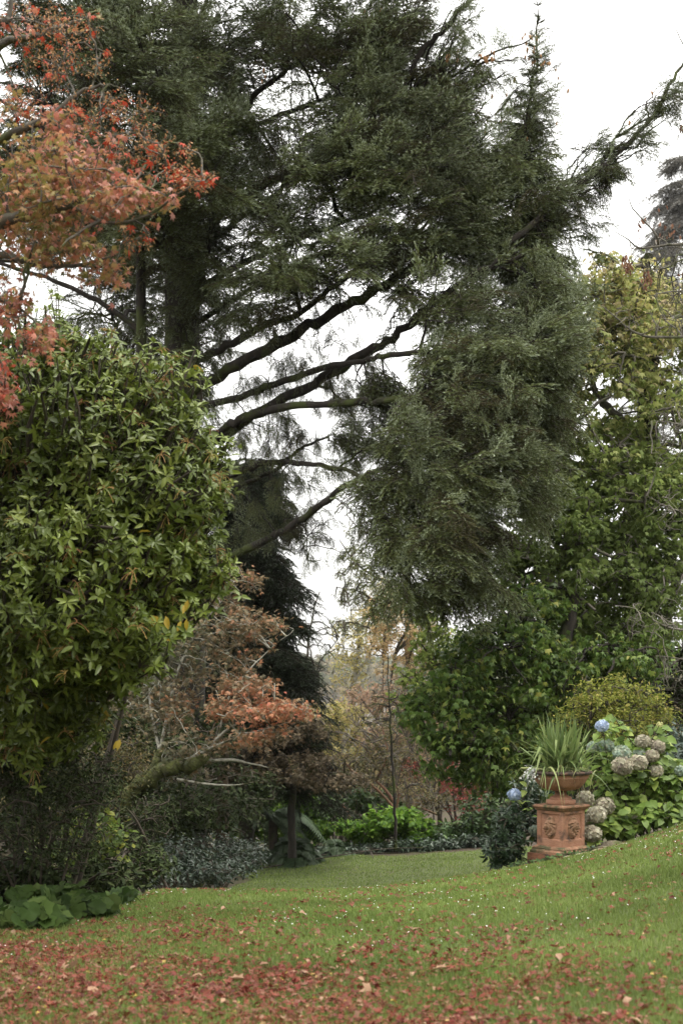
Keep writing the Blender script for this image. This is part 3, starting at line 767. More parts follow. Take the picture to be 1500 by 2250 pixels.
# limbs, each a mesh of its own: (points, r0, r1, clad = share of limb that carries foliage)
LIMBS = [
    ([(420, 1270, 28.4), (508, 1224, 27.6), (620, 1168, 26.8), (692, 1118, 26.2), (748, 1076, 25.6), (830, 1035, 24.8), (900, 1050, 24.2)], .15, .05),
    ([(420, 1090, 28.3), (500, 1048, 27.8), (560, 1024, 27.4), (620, 1015, 27), (680, 1020, 26.4), (780, 1040, 25.5), (880, 1090, 24.6)], .14, .04),
    ([(420, 1110, 28.5), (500, 1080, 28.3), (600, 1036, 28), (655, 990, 27.6), (720, 960, 27.2)], .10, .03),
    ([(410, 985, 28.2), (500, 936, 27.4), (552, 914, 26.9), (620, 895, 26.2), (724, 884, 25.4), (820, 882, 24.8), (900, 874, 24.2), (1000, 900, 23.5), (1080, 950, 23)], .155, .06),
    ([(415, 1000, 28.6), (500, 950, 27.8), (580, 900, 27.2), (680, 846, 26.6), (788, 784, 26), (860, 742, 25.6), (920, 694, 25.3), (980, 648, 25), (1060, 590, 24.8), (1150, 560, 24.6)], .19, .06),
    ([(415, 905, 28.5), (500, 880, 27.7), (600, 844, 26.8), (716, 808, 26), (804, 790, 25.3), (860, 780, 24.9), (924, 774, 24.5), (1010, 775, 24), (1120, 790, 23.5)], .12, .05),
    ([(410, 870, 28.5), (500, 818, 27.6), (600, 758, 26.9), (680, 714, 26.4), (780, 662, 25.9), (840, 628, 25.6), (910, 582, 25.4), (972, 544, 25.4), (1040, 472, 25.4), (1100, 425, 25.5), (1138, 350, 25.6), (1152, 290, 25.7), (1165, 220, 25.7), (1178, 120, 25.8), (1181, 12, 25.8)], .21, .012),
    ([(405, 800, 28.5), (470, 775, 28.1), (540, 740, 27.4), (590, 710, 27), (640, 700, 26.6), (720, 640, 26.1), (830, 560, 25.5), (930, 500, 25.2)], .15, .05),
    ([(400, 690, 28.6), (435, 637, 28.2), (533, 579, 27.5), (590, 553, 27), (673, 516, 26.4), (780, 480, 25.8), (880, 430, 25.4)], .14, .04),
    ([(400, 730, 28.7), (500, 665, 28.3), (580, 620, 28), (650, 583, 27.6), (750, 540, 27)], .10, .04),
    ([(403, 420, 28.6), (450, 345, 28.1), (500, 299, 27.6), (580, 268, 27), (680, 230, 26.4), (790, 200, 25.8)], .13, .04),
    ([(400, 460, 28.6), (500, 300, 28.4), (561, 212, 28), (617, 163, 27.5), (673, 126, 27), (729, 99, 26.5), (820, 70, 26)], .12, .04),
    ([(405, 200, 28.6), (417, 110, 28.2), (440, 40, 27.8), (462, -20, 27.4), (500, -90, 27)], .11, .04),
    ([(404, 560, 28.6), (520, 440, 27.8), (640, 380, 26.8), (760, 330, 26), (860, 240, 25.5), (924, 116, 25.2), (980, 60, 25), (1028, 0, 25), (1050, -60, 25)], .15, .03),
    ([(860, 240, 25.6), (960, 185, 25.4), (1028, 148, 25.3), (1092, 112, 25.2), (1150, 95, 25.2), (1178, 72, 25.2)], .05, .012),
    ([(1100, 545, 25), (1160, 500, 25.2), (1212, 456, 25.4), (1280, 400, 25.6), (1360, 332, 25.8), (1432, 256, 26), (1480, 168, 26.2), (1510, 120, 26.3), (1560, 40, 26.4)], .11, .02),
    ([(395, 330, 28.4), (330, 250, 26.5), (290, 190, 24.6), (260, 140, 23), (250, 60, 22)], .10, .03),
    ([(395, 620, 28.4), (330, 500, 26.5), (300, 420, 25), (290, 350, 24)], .09, .03),
    ([(390, 500, 28.5), (250, 400, 28.8), (120, 300, 29), (0, 220, 29.3), (-80, 190, 29.5)], .11, .04),
    ([(390, 800, 28.5), (260, 690, 28.8), (130, 620, 29), (0, 580, 29.5), (-80, 560, 29.6)], .11, .04),
    ([(395, 250, 28.5), (260, 120, 28.8), (120, 30, 29), (0, -40, 29.3)], .10, .04),
    ([(400, 620, 29), (480, 520, 30), (600, 430, 31), (700, 350, 31.5), (800, 300, 32)], .12, .04),
]
limb_nodes = []; limb_geo = []
for pts, r0, r1 in LIMBS:
    K = 8 + 4 * len(pts)
    c = spline(PP(pts), K); c[2:-1] += rng.normal(size=(K - 3, 3)) * r0 * .12
    g = Geo(); r0, r1 = r0 * .58, r1 * .6; rad_ = np.linspace(1, 0, K) ** .8 * (r0 - r1) + r1
    g.tubes(c, rad_ * (1 + .07 * rng.normal(size=K)), 10)
    limb_geo.append((g, c)); limb_nodes.append(c)
def gaps(p):
    """thin the crown where the open sky shows between the limbs"""
    q = px_of(p); keep_ = np.ones(len(p), bool)
    for cx, cy_, rx, ry, pr in [(640, 800, 110, 70, .96), (740, 735, 90, 75, .97), (560, 860, 90, 60, .9), (830, 850, 70, 30, .85), (600, 950, 90, 40, .75), (700, 1120, 100, 70, .85), (690, 1250, 100, 90, .95), (600, 1100, 70, 60, .7), (650, 1000, 120, 40, .5), (500, 980, 50, 40, .5), (545, 640, 45, 22, .85), (590, 320, 40, 26, .85), (665, 345, 26, 22, .8), (560, 215, 30, 24, .75), (630, 175, 30, 22, .75), (640, 430, 50, 22, .75), (655, 275, 30, 20, .6),
                               (420, 240, 26, 22, .75), (440, 35, 28, 26, .6), (560, 60, 24, 22, .5), (500, 500, 30, 20, .4), (950, 100, 22, 30, .5), (1240, 200, 34, 130, .9), (1060, 230, 45, 60, .75), (690, 610, 40, 14, .5), (1210, 545, 24, 22, .5), (1150, 610, 18, 30, .4), (80, 250, 30, 40, .6), (150, 640, 50, 40, .8), (75, 215, 40, 30, .7), (610, 640, 40, 14, .6), (1240, 330, 60, 26, .6)]:
        m = ((q[:, 0] - cx) / rx) ** 2 + ((q[:, 1] - cy_) / ry) ** 2 < 1
        keep_ &= ~(m & (rng.random(len(p)) < pr))
    return keep_
SB = [  # (px, py, rx, ry, Y, dY, tips, drooping 0..1)
    (300, 140, 135, 140, 23, 1.6, 90, .25), (340, 340, 120, 110, 24.5, 1.6, 60, .3), (250, 60, 90, 90, 22.5, 1, 36, .2), (480, 330, 90, 110, 26, 1.5, 46, .3), (470, 430, 100, 60, 26, 1.5, 34, .3),
    (600, 70, 130, 80, 27, 2, 62, .4), (760, 100, 130, 110, 26, 1.8, 80, .4), (860, 60, 90, 90, 26, 1.5, 50, .4), (850, 230, 130, 110, 25.4, 1.5, 84, .4), (940, 300, 70, 80, 25.3, 1.2, 40, .4), (720, 370, 160, 90, 25.6, 1.6, 84, .4), (830, 340, 110, 70, 25, 1.3, 60, .3), (900, 420, 140, 100, 25, 1.5, 90, .45),
    (700, 260, 90, 80, 26.5, 1.3, 36, .4), (1040, 440, 120, 90, 25.6, 1.4, 74, .5), (1090, 530, 140, 100, 26, 1.5, 88, .6), (1200, 450, 80, 80, 25.8, 1.2, 44, .6), (1180, 560, 100, 90, 26, 1.5, 62, .8), (1180, 660, 90, 80, 25.6, 1.4, 50, .8),
    (900, 540, 130, 70, 25.2, 1.4, 70, .5), (740, 560, 120, 55, 25, 1.4, 52, .3), (620, 610, 130, 60, 25.4, 1.4, 56, .4), (640, 480, 110, 50, 26, 1.3, 44, .5), (470, 560, 110, 90, 27.5, 1.5, 60, .5), (420, 680, 100, 90, 28, 1.5, 46, .7), (560, 690, 90, 35, 26.5, 1, 30, .6),
    (960, 640, 110, 60, 25, 1.3, 52, .6), (1060, 690, 120, 80, 24.6, 1.4, 66, .7), (1120, 790, 140, 70, 23.8, 1.3, 84, .5), (1010, 800, 100, 50, 24, 1.2, 46, .6), (1200, 740, 80, 60, 24, 1.2, 40, .5), (960, 870, 120, 60, 23.8, 1.3, 60, .7), (1060, 880, 110, 70, 23.5, 1.3, 60, .7),
    (1000, 980, 150, 90, 23, 1.4, 96, .5), (900, 1040, 110, 90, 23.8, 1.3, 66, .6), (1010, 1110, 120, 90, 22.8, 1.2, 84, .45), (990, 1210, 110, 80, 22.8, 1.2, 66, .5), (930, 1290, 90, 60, 23, 1, 36, .5), (1060, 1290, 60, 50, 23, 1, 22, .5), (880, 1170, 60, 70, 23.5, 1, 30, .6), (1120, 1000, 80, 90, 23.2, 1, 44, .5),
    (790, 960, 80, 60, 26.5, 1.2, 40, .8), (730, 1000, 80, 40, 26.5, 1.2, 18, .8), (640, 1050, 120, 60, 27.4, 1.5, 22, .8), (540, 1140, 80, 70, 28, 1.5, 30, .7), (530, 940, 70, 40, 28, 1.4, 14, .8), (820, 830, 50, 50, 25.6, 1, 16, 1.), (790, 1120, 60, 50, 25, 1, 12, .8),
    (1180, 820, 70, 70, 24.4, 1, 44, .6), (1200, 920, 60, 60, 24.6, 1, 30, .6), (1230, 660, 60, 70, 25.2, 1, 36, .6), (1170, 1080, 60, 60, 24, 1, 24, .6), (1170, 240, 45, 60, 25.7, .6, 26, .9), (1165, 330, 75, 50, 25.7, .8, 36, .9), (1178, 140, 30, 50, 25.8, .4, 12, .9), (1090, 240, 40, 90, 25.6, .6, 22, .9), (1080, 330, 60, 50, 25.5, .8, 24, .7), (1000, 60, 50, 60, 25.2, .8, 26, .7), (1095, 128, 85, 20, 25.3, .4, 20, .9), (960, 150, 50, 50, 25.4, .8, 24, .7), (1010, 190, 50, 40, 25.5, .8, 20, .8), (980, 260, 40, 50, 25.5, .6, 18, .6), (985, 340, 40, 40, 25.5, .6, 16, .6),
    (1320, 385, 60, 34, 25.7, .6, 34, .9), (1395, 315, 50, 34, 26, .5, 26, .9), (1460, 215, 32, 50, 26.2, .4, 24, .9), (1310, 320, 20, 35, 25.8, .3, 8, .3), (1260, 420, 50, 40, 25.6, .8, 24, .8), (1270, 480, 50, 40, 25.8, .8, 22, 1.),
    (410, 130, 70, 120, 26.6, 1, 60, .5), (400, 330, 70, 120, 26.8, 1, 60, .5), (400, 500, 70, 80, 27, 1, 44, .6), (320, 480, 90, 90, 26.6, 1, 50, .5), (180, 480, 170, 160, 31, 2, 130, .6), (130, 250, 160, 150, 31, 2, 120, .5), (100, 60, 140, 90, 30, 2, 90, .5), (30, 400, 90, 130, 31, 2, 60, .5), (230, 380, 110, 140, 29, 1.5, 70, .6), (300, 560, 110, 120, 30.5, 2, 70, .7), (220, 700, 160, 100, 31, 2, 60, .8), (420, 830, 90, 90, 30, 1.5, 40, .9), (330, 780, 90, 120, 30.5, 1.5, 46, .9), (480, 160, 90, 120, 29, 2, 60, .5), (560, 400, 100, 90, 31.5, 2, 50, .6), (700, 330, 100, 80, 32, 2, 40, .5), (500, 720, 80, 60, 30, 1, 26, .8), (480, 1010, 60, 90, 30, 1.2, 40, .8),
]
allnodes = np.concatenate(limb_nodes + [trk[12:]])
crown = Geo(); twigs = Geo()
tipsA = []; droopA = []
for b in SB:
    n_ = int(b[6] * (1.3 if b[1] < 350 and b[0] < 1000 else 1.1)); t_ = blob(*b[:6], n_, shell=.5); t_ = t_[gaps(t_)]; tipsA.append(t_); droopA.append(np.full(len(t_), b[7]))
tipsA = np.concatenate(tipsA); droopA = np.concatenate(droopA)
kdD = kdtree.KDTree(len(tipsA))
for i, p in enumerate(tipsA): kdD.insert(p, i)
kdD.balance()
def add_sprays(p, d, dr, scl, terminal=False, thin=True):
    """sprays at points p, growing along d; dr = how far each hangs"""
    q_ = px_of(p); sm = ((q_[:, 0] > 1190) & (q_[:, 1] < 520) & (q_[:, 0] > 1190)) | ((q_[:, 0] > 1030) & (q_[:, 1] < 330)) | ((q_[:, 0] > 930) & (q_[:, 1] < 200))
    gp = (q_[:, 0] > 470) & (q_[:, 0] < 800) & (q_[:, 1] > 680) & (q_[:, 1] < 1280)
    scl = scl * np.where(sm, .56, np.where(gp, .6, 1.))
    if thin and len(p):                                # boughs in clumps with open air between
        k_ = nz3(p * [1, 1, 1.5], 1.5) + .45 * nz3(p, .7, 1.3) + .22 * rng.normal(size=len(p)) > np.where((q_[:, 0] > 820) & (q_[:, 1] > 560), (.13), .11) - (.17 if terminal else 0)
        p, d, dr, scl = p[k_], d[k_], dr[k_], scl[k_]
    n = len(p)
    if n == 0: return
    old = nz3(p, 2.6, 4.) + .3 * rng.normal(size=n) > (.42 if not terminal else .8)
    h = rng.normal(size=(n, 3)); h[:, 2] *= .25
    side = nrm(np.cross(d, [0, 0, 1.]) + 1e-4) * np.where(rng.random((n, 1)) < .5, 1, -1)
    dirn = nrm(d * (1.2 if terminal else .55) + side * (.15 if terminal else .8) + .22 * h + np.array([0, 0, 1.]) * ((.22 if terminal else .05) - .75 * dr[:, None]))
    up = nrm(np.array([0, -.25, 1.]) + .22 * rng.normal(size=(n, 3)))
    R = frames(dirn, up)
    hang = dr + rng.normal(size=n) * .15
    idx = np.clip((hang * 5).astype(int), 0, 4)
    for k in range(5):
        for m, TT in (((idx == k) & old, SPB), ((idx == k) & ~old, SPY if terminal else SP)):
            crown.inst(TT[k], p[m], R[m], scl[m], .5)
out = grow(allnodes, tipsA, (.02, .1, .38, 1.), (.03, .02, .011, .006), K=7, arch=.08, bias=.08, anchor=P(430, 900, 28.4), wig=.07)
for lv, (paths, rr) in enumerate(out):
    twigs.tubes(paths, rr, 5 if lv < 3 else 4)
    n_per = np.clip((np.linalg.norm(paths[:, -1] - paths[:, 0], axis=1) / .25).astype(int), 2, 9)
    for cnt in np.unique(n_per):
        sel = paths[n_per == cnt]
        p, d, u = along(sel, int(cnt), .22 if lv else .45, 1., .03)
        k_ = gaps(p); p, d = p[k_], d[k_]
        dr = np.array([droopA[kdD.find(q)[1]] for q in p])
        add_sprays(p, d, dr, rng.uniform(.42, .74, len(p)))
    e = paths[:, -1]; d = nrm(paths[:, -1] - paths[:, -2]); dr = np.array([droopA[kdD.find(q)[1]] for q in e]) * .6
    add_sprays(e, d, dr, rng.uniform(.45, .7, len(e)), True)
# fresh blue green shoots standing up on the lit side of the boughs
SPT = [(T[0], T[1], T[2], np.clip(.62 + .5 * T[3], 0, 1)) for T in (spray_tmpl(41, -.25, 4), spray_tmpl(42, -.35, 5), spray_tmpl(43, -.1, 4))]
e = np.concatenate([q[:, -1] for q, _ in out[-2:]]); e = e[rng.random(len(e)) < .26] + [0, -.15, .05]; e = e[gaps(e)]; k_ = rng.integers(0, 3, len(e))
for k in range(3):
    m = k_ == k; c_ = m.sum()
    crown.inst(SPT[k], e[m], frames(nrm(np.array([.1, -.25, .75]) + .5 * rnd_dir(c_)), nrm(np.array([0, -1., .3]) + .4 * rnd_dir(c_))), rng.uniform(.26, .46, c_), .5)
# sprays and hanging switches straight from the outer limbs
for (g, c), (pts, r0, r1) in zip(limb_geo, LIMBS):
    seg = np.linalg.norm(np.diff(c, axis=0), axis=1).sum(); n_ = int(seg * 5)
    p, d, u = along(c[None], n_, .3, 1., .06); k_ = gaps(p); p, d, u = p[k_], d[k_], u[k_]
    m = rng.random(len(p)) < u; add_sprays(p[m], d[m], np.full(m.sum(), .75), rng.uniform(.3, .5, m.sum()))
# the upright leader: whorls of short branches
ld = limb_nodes[6][-22:]
for i in range(len(ld)):
    f = i / (len(ld) - 1); n_ = 5; ln = .62 * (1 - f) + .12
    a = rng.random(n_) * 6.283; d = np.stack([np.cos(a), np.sin(a), 0 * a + .1 + .5 * f], -1)
    p0 = np.repeat(ld[i][None], n_, 0); u_ = np.linspace(0, 1, 4)[None, :, None]
    pa = p0[:, None] + nrm(d)[:, None] * ln * u_ - np.array([0, 0, .25 * ln]) * u_ ** 2 * (1 - f)
    twigs.tubes(pa, np.linspace(.012, .005, 4)[None].repeat(n_, 0), 4)
    add_sprays(p0 + nrm(d) * .03, nrm(d), np.full(n_, .7 * (1 - f)), np.full(n_, ln * 1.1), True, False)
    p, dd, _ = along(pa, 3 if f < .8 else 1, .4, 1, .02); add_sprays(p, dd, np.full(len(p), .9 * (1 - f * .5)), np.full(len(p), .26 * (1.2 - f)), thin=False)
# the rest of the crown, above the picture's edge: it shades the dip and the beds below
n_ = 2600; zz = rng.uniform(11, 29, n_); ra = (9.0 - (zz - 11) * .42) * rng.random(n_) ** .5; aa = rng.random(n_) * 6.283
hi = np.stack([-3.1 + ra * np.cos(aa) * 1.15, 28.6 + ra * np.sin(aa), zz], -1); qq = px_of(hi); hi = hi[(qq[:, 1] < -380) | (qq[:, 0] < -350)]
dd = nrm((hi - np.array([-3.1, 28.6, 0])) * [1, 1, 0]); k_ = rng.integers(0, 5, len(hi))
for k in range(5):
    m = k_ == k; crown.inst(SP[k], hi[m], frames(nrm(dd[m] + .4 * rnd_dir(m.sum())), np.repeat([[0, 0, 1.]], m.sum(), 0)), rng.uniform(1.1, 1.9, m.sum()), .5)
A_ = np.stack([-3.1 + 0 * hi[:, 0], 28.6 + 0 * hi[:, 0], hi[:, 2] - .15 * np.linalg.norm((hi - [-3.1, 28.6, 0])[:, :2], axis=1)], -1)[::16]; u_ = np.linspace(0, 1, 5)[None, :, None]
twigs.tubes(A_[:, None] * (1 - u_) + hi[::16][:, None] * u_, np.linspace(.06, .02, 5)[None].repeat(len(A_), 0), 5)
# fine bare twigs hanging in the gaps
tw = np.concatenate([blob(*b, shell=.4) for b in [(600, 960, 110, 70, 27.4, 1, 150), (640, 1120, 110, 90, 27, 1, 130), (700, 760, 130, 80, 26.4, .8, 80), (580, 850, 90, 50, 27, .8, 90), (690, 1200, 80, 70, 26, .8, 14), (760, 860, 90, 60, 25.8, .6, 60), (830, 860, 60, 50, 25.5, .6, 36), (650, 600, 90, 50, 26.4, 1, 40), (580, 300, 90, 90, 27.4, 1, 50), (1190, 590, 60, 70, 25.8, .6, 50), (1000, 850, 90, 60, 24.4, .6, 40)]])
for paths, rr in grow(allnodes, tw, (.15, .5, 1.), (.012, .007, .005), droop=.25, wig=.14): 
    twigs.tubes(paths, rr, 4)
    p, d, u = along(paths, 4, .3, 1, .02); m = rng.random(len(p)) < .42; add_sprays(p[m], d[m], np.full(m.sum(), .85), rng.uniform(.22, .42, m.sum()), thin=False)
for (g, c) in limb_geo: g.build("limb", bark_dark, spr)
twigs.build("branches", bark_dark, spr)
o = crown.build("crown", spruce_m, spr); print("spruce faces", len(o.data.polygons))
# hanging cones near the tip
cone_m = solid_mat("spruce_cones", (.26, .13, .06), (.42, .24, .12), 40, .8, bump=.6, bscale=90)
V = []; Fs = []; K = 9; S = 8
for r_ in range(K):
    u = r_ / (K - 1); rr_ = .5 * math.sin(math.pi * min(1, .12 + u * .88)) ** .7 * (1.12 if r_ % 2 else .9) * .42
    for s_ in range(S): V.append((rr_ * math.cos(s_ / S * 6.283 + (r_ % 2) * .4), rr_ * math.sin(s_ / S * 6.283 + (r_ % 2) * .4), -u))
for r_ in range(K - 1):
    for s_ in range(S): Fs.append((r_ * S + s_, r_ * S + (s_ + 1) % S, r_ * S + S + (s_ + 1) % S, r_ * S + S + s_))
cone0 = None
spots = [P(1172 + rng.normal() * 16, rng.uniform(70, 150), 25.6) for _ in range(14)] + [P(1185 + rng.normal() * 14, rng.uniform(110, 140), 25.6) for _ in range(6)] + [P(rng.uniform(1050, 1090), rng.uniform(108, 130), 25.1) for _ in range(12)] + [P(rng.uniform(970, 1010), rng.uniform(108, 140), 25.1) for _ in range(7)] + [P(1220, 150, 25.6), P(1248, 195, 25.6), P(1226, 168, 25.6), P(1222, 268, 25.6), P(1130, 170, 25.5), P(1112, 205, 25.5), P(1100, 262, 25.5), P(1080, 208, 25.5), P(990, 225, 25.3), P(1157, 300, 25.5), P(580, 150, 26), P(583, 165, 26), P(575, 175, 26), P(434, 125, 24.5), P(800, 18, 25.5), P(838, 18, 25.5), P(1430, 200, 26), P(1382, 265, 25.8), P(1065, 285, 25.4), P(1060, 300, 25.4)]
for s_ in spots:
    if cone0 is None:
        gg = Geo(); gg.faces(V, Fs); cone0 = gg.build("cone", cone_m, None); o = cone0; o.parent = spr
    else:
        o = cone0.copy(); sc.collection.objects.link(o); o.parent = spr
    o.location = Vector(s_) - Vector(sb); k = rng.uniform(.07, .11); o.scale = (k, k, k); o.rotation_euler = (rng.normal() * .2, rng.normal() * .2, rng.random() * 6)

# ================================================================== THE DARK FEATHERY CONIFER BELOW IT
def conifer(name, label, px, Y, py_top, py_bot, spread, n, mat, dr=.35, scl=(.6, 1.0), tilt=0, sides=None, tr=.22, T=SP):
    b = base(px, Y); t = thing(name, label, "tree", b)
    top = P(px + tilt, py_top, Y); pth = spline([np.array(b), (np.array(b) + top) / 2, top], 24)
    g = Geo(); g.tubes(pth, np.linspace(tr, .02, 24), 9); g.build("trunk", bark_dark, t)
    z0 = P(px, py_bot, Y)[2]; br = []
    for i in range(n):
        f = rng.random() ** 1.1; zz = z0 + (top[2] - z0) * f; k = np.interp(zz, pth[:, 2], np.arange(24)); c = pth[int(min(23, k))]
        a = rng.random() * 6.283; ln = (spread * (1 - f) ** .75 + .25) * rng.uniform(.65, 1.1)
        d = np.array([math.cos(a), math.sin(a), rng.normal() * .1]); u = np.linspace(0, 1, 7)[:, None]
        br.append(np.array([c[0], c[1], zz]) + d * ln * u + np.array([0, 0, 1.]) * ln * (.12 * u - .32 * u ** 2))
    br = np.array(br); g = Geo(); g.tubes(br, np.linspace(.035, .008, 7)[None].repeat(n, 0), 4); g.build("branches", bark_dark, t)
    f = Geo()
    p, d, u = along(br, 9, .25, 1, .05); m_ = len(p)
    sd = nrm(np.cross(d, [0, 0, 1.])) * np.where(rng.random((m_, 1)) < .5, 1, -1)
    R = frames(nrm(d * .8 + sd * .7 + rng.normal(size=(m_, 3)) * .15 + [0, 0, -.25]), nrm(np.array([0, 0, 1.]) + .2 * rng.normal(size=(m_, 3))))
    s_ = rng.uniform(*scl, m_)
    for k in range(4):
        m = rng.integers(0, 4, m_) == k; f.inst(T[k], p[m], R[m], s_[m], .5)
    e = br[:, -1]; f.inst(T[1], e, frames(nrm(br[:, -1] - br[:, -2]), np.repeat([[0, 0, 1.]], n, 0)), np.full(n, scl[1]), .5)
    f.build("crown", mat, t)
    return t
dark_con = leaf_mat("dark_conifer_needles", [(.5, .5, .5)], None, .6, .08, .3, tcols=[(.03, .022, .016), (.018, .02, .012), (.028, .036, .02), (.045, .06, .036)], tstops=[0, .15, .5, 1.], noise=.3)
conifer("dark_conifer", "black green feathery conifer standing behind the red japanese maple", 540, 37, 990, 1720, 1.75, 190, dark_con, scl=(.6, 1.0))
grey_con = leaf_mat("haze_grey_needles", [(.5, .5, .5)], None, .7, .1, .2, tcols=[(.15, .14, .12), (.16, .15, .135), (.19, .185, .17), (.23, .225, .21)], tstops=[0, .2, .6, 1.], noise=.3)  # the pale grey of distant haze is put into the needle colours
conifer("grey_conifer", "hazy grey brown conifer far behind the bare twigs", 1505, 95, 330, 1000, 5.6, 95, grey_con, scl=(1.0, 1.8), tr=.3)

# ================================================================== JAPANESE MAPLE REACHING IN FROM THE EDGE (near)
def skel_tree(root, lines, mat, name='branch', trunk=None, sides=8, wobble=.1):
    nodes = []
    for pts, r0, r1 in lines:
        K = 6 + 4 * len(pts); c = spline(PP(pts), K); c[1:-1] += rng.normal(size=(K - 2, 3)) * r0 * wobble
        g = Geo(); g.tubes(c, np.linspace(r0, r1, K) * (1 + .05 * rng.normal(size=K)), sides); g.build(name, mat, root); nodes.append(c)
    return nodes
mb = base(-420, 9.3)
map1 = thing("japanese_maple", "japanese maple with orange, red and pink star shaped leaves above the rhododendron", "tree", mb)
mroot = np.array(mb)
tr_ = spline([mroot, P(-400, 1500, 9.3), P(-360, 1000, 9.4), P(-300, 560, 9.4)], 18)
g = Geo(); g.tubes(tr_, np.linspace(.15, .09, 18), 10); g.build("trunk", bark_grey, map1)
n1 = skel_tree(map1, [
    ([(-300, 560, 9.4), (-150, 520, 9.3), (0, 490, 9.2), (60, 470, 9.1), (150, 450, 9), (240, 415, 9), (300, 405, 8.9), (365, 430, 8.8)], .06, .006),
    ([(-330, 760, 9.4), (-150, 620, 9.3), (0, 563, 9.2), (80, 580, 9.2), (160, 585, 9.1), (260, 560, 9.1)], .045, .005),
    ([(-300, 560, 9.4), (-140, 380, 9.5), (0, 306, 9.5), (100, 262, 9.4), (180, 200, 9.4), (240, 185, 9.3)], .05, .005),
    ([(-310, 640, 9.4), (-120, 200, 9.8), (0, 100, 9.8), (80, 80, 9.7), (160, 50, 9.7), (220, 20, 9.6)], .045, .005),
    ([(-310, 640, 9.4), (-120, 60, 9.5), (0, 50, 9.4), (20, 30, 9.4), (25, -60, 9.4)], .04, .01),
    ([(150, 450, 9), (240, 490, 8.9), (330, 470, 8.9), (400, 420, 8.8), (450, 400, 8.8)], .014, .003),
    ([(-340, 820, 9.4), (-150, 690, 9.1), (-40, 650, 8.9), (30, 670, 8.9), (90, 720, 8.8)], .035, .004),
    ([(-345, 900, 9.4), (-140, 830, 9.0), (-30, 820, 8.8), (20, 860, 8.7)], .03, .004)], bark_grey)
mp_hue = lambda p: np.clip(.48 + .30 * np.sin(p[:, 0] * 3.1 + p[:, 2] * 2.3) * np.sin(p[:, 1] * 2 + p[:, 0] * 1.7) + .24 * rng.normal(size=len(p)), 0, 1)
maple_m = leaf_mat("autumn_maple_leaves", [(.19, .18, .05), (.29, .21, .075), (.40, .20, .10), (.42, .165, .095), (.42, .165, .13), (.43, .26, .21), (.43, .09, .055)], [0, .2, .38, .52, .66, .82, 1.], .45, .4, .4, noise=.2, nscale=1.5)
leafy(map1, [(130, 350, 150, 80, 9.2, .7, 170), (60, 440, 120, 90, 9.2, .7, 150), (210, 430, 130, 60, 9, .6, 130), (110, 540, 140, 60, 9.1, .6, 130), (220, 600, 60, 36, 9, .3, 34), (330, 440, 60, 40, 8.9, .3, 36), (10, 660, 60, 60, 8.9, .4, 60), (80, 740, 46, 34, 8.8, .3, 26), (0, 840, 20, 80, 8.7, .3, 44), (40, 230, 60, 40, 9.4, .5, 14), (100, 60, 90, 30, 9.6, .5, 9), (-160, 400, 170, 200, 9.3, 1.2, 160), (-200, 750, 160, 160, 9, 1, 90), (140, 270, 90, 30, 9.3, .4, 24)],
      np.concatenate(n1), 9, lv=(.03, .12, .4, 1.), r=(.008, .006, .004, .0025), T=[MAPLE7, MAPLE7, MAPLE5], size=(.032, .056), clump=(.45, -.2), lmat=maple_m, bmat=bark_grey, hue_f=mp_hue, jit=.05, down=.55, arch=.1, twig='twigs', lo=.2)
# thin twigs with winged seeds
g = Geo(); s_ = Geo()
tips = np.concatenate([blob(*b, shell=.5) for b in [(330, 330, 110, 60, 9.1, .4, 130), (250, 250, 130, 60, 9.3, .4, 130), (130, 130, 130, 80, 9.5, .5, 150), (110, 50, 140, 50, 9.6, .5, 110), (430, 395, 50, 34, 8.8, .3, 60), (300, 530, 50, 40, 9, .3, 30), (60, 230, 90, 60, 9.5, .4, 70), (380, 390, 50, 40, 8.9, .3, 40)]])
for lv, (paths, rr) in enumerate(grow(np.concatenate(n1), tips, (.03, .12, .4, 1.), (.007, .005, .0035, .0024), arch=.05, wig=.12)):
    g.tubes(paths, rr, 4)
    if lv:
        p, d, u = along(paths, 5, .45, 1, .015); s_.inst(leaf(.42, .02, -.1), p, hung(d, len(p), down=.5, upj=.8), rng.uniform(.014, .026, len(p)), rng.random(len(p)))
        p, d, u = along(paths, 1, .3, 1, .02); m = rng.random(len(p)) < .13; s_.inst(MAPLE7, p[m], hung(d[m], m.sum(), down=.6), rng.uniform(.04, .065, m.sum()), .0)
g.build("bare_twigs", bark_grey, map1)
s_.build("seeds", leaf_mat("maple_seeds", [(.40, .06, .03), (.30, .15, .07), (.38, .22, .10), (.42, .27, .14)], None, .6, .3, .3, noise=.15), map1)

# ================================================================== RHODODENDRON
rb = base(40, 11.9)
rho = thing("rhododendron_bush", "tall glossy rhododendron bush with leaves in whorls under the orange maple", "shrub", rb)
WH = [join(whorl(4 + i, 20 + i, 25, 60, .36) + [bud(1., .13)]) for i in range(5)] + [join(whorl(6, 30, 5, 40, .34) + [bud(.9, .1)]), join(whorl(7, 31, 20, 60, .32))]
rho_m = leaf_mat("rhododendron_leaves", [(.048, .078, .010), (.083, .122, .016), (.125, .165, .023), (.185, .22, .036), (.42, .27, .025)], [0, .4, .75, .985, .99], .36, .22, .5,
                 tcols=[(.075, .095, .02), (.13, .155, .035), (.18, .205, .05), (.17, .08, .035)], tstops=[0, .5, .8, .9], tmix=.35, noise=.3, nscale=1.1)
sk = []
for k in range(6):
    a = rng.uniform(-1, 1); b = np.array(rb) + [a * .4, rng.normal() * .2 + .7, 0]; m_ = b + [a * .3 + .1, rng.normal() * .4, 1.2]; t_ = b + [a * .4 + .3, rng.normal() * .5, 2.0 + rng.random() * .6]
    sk.append(spline([b, m_, t_], 14))
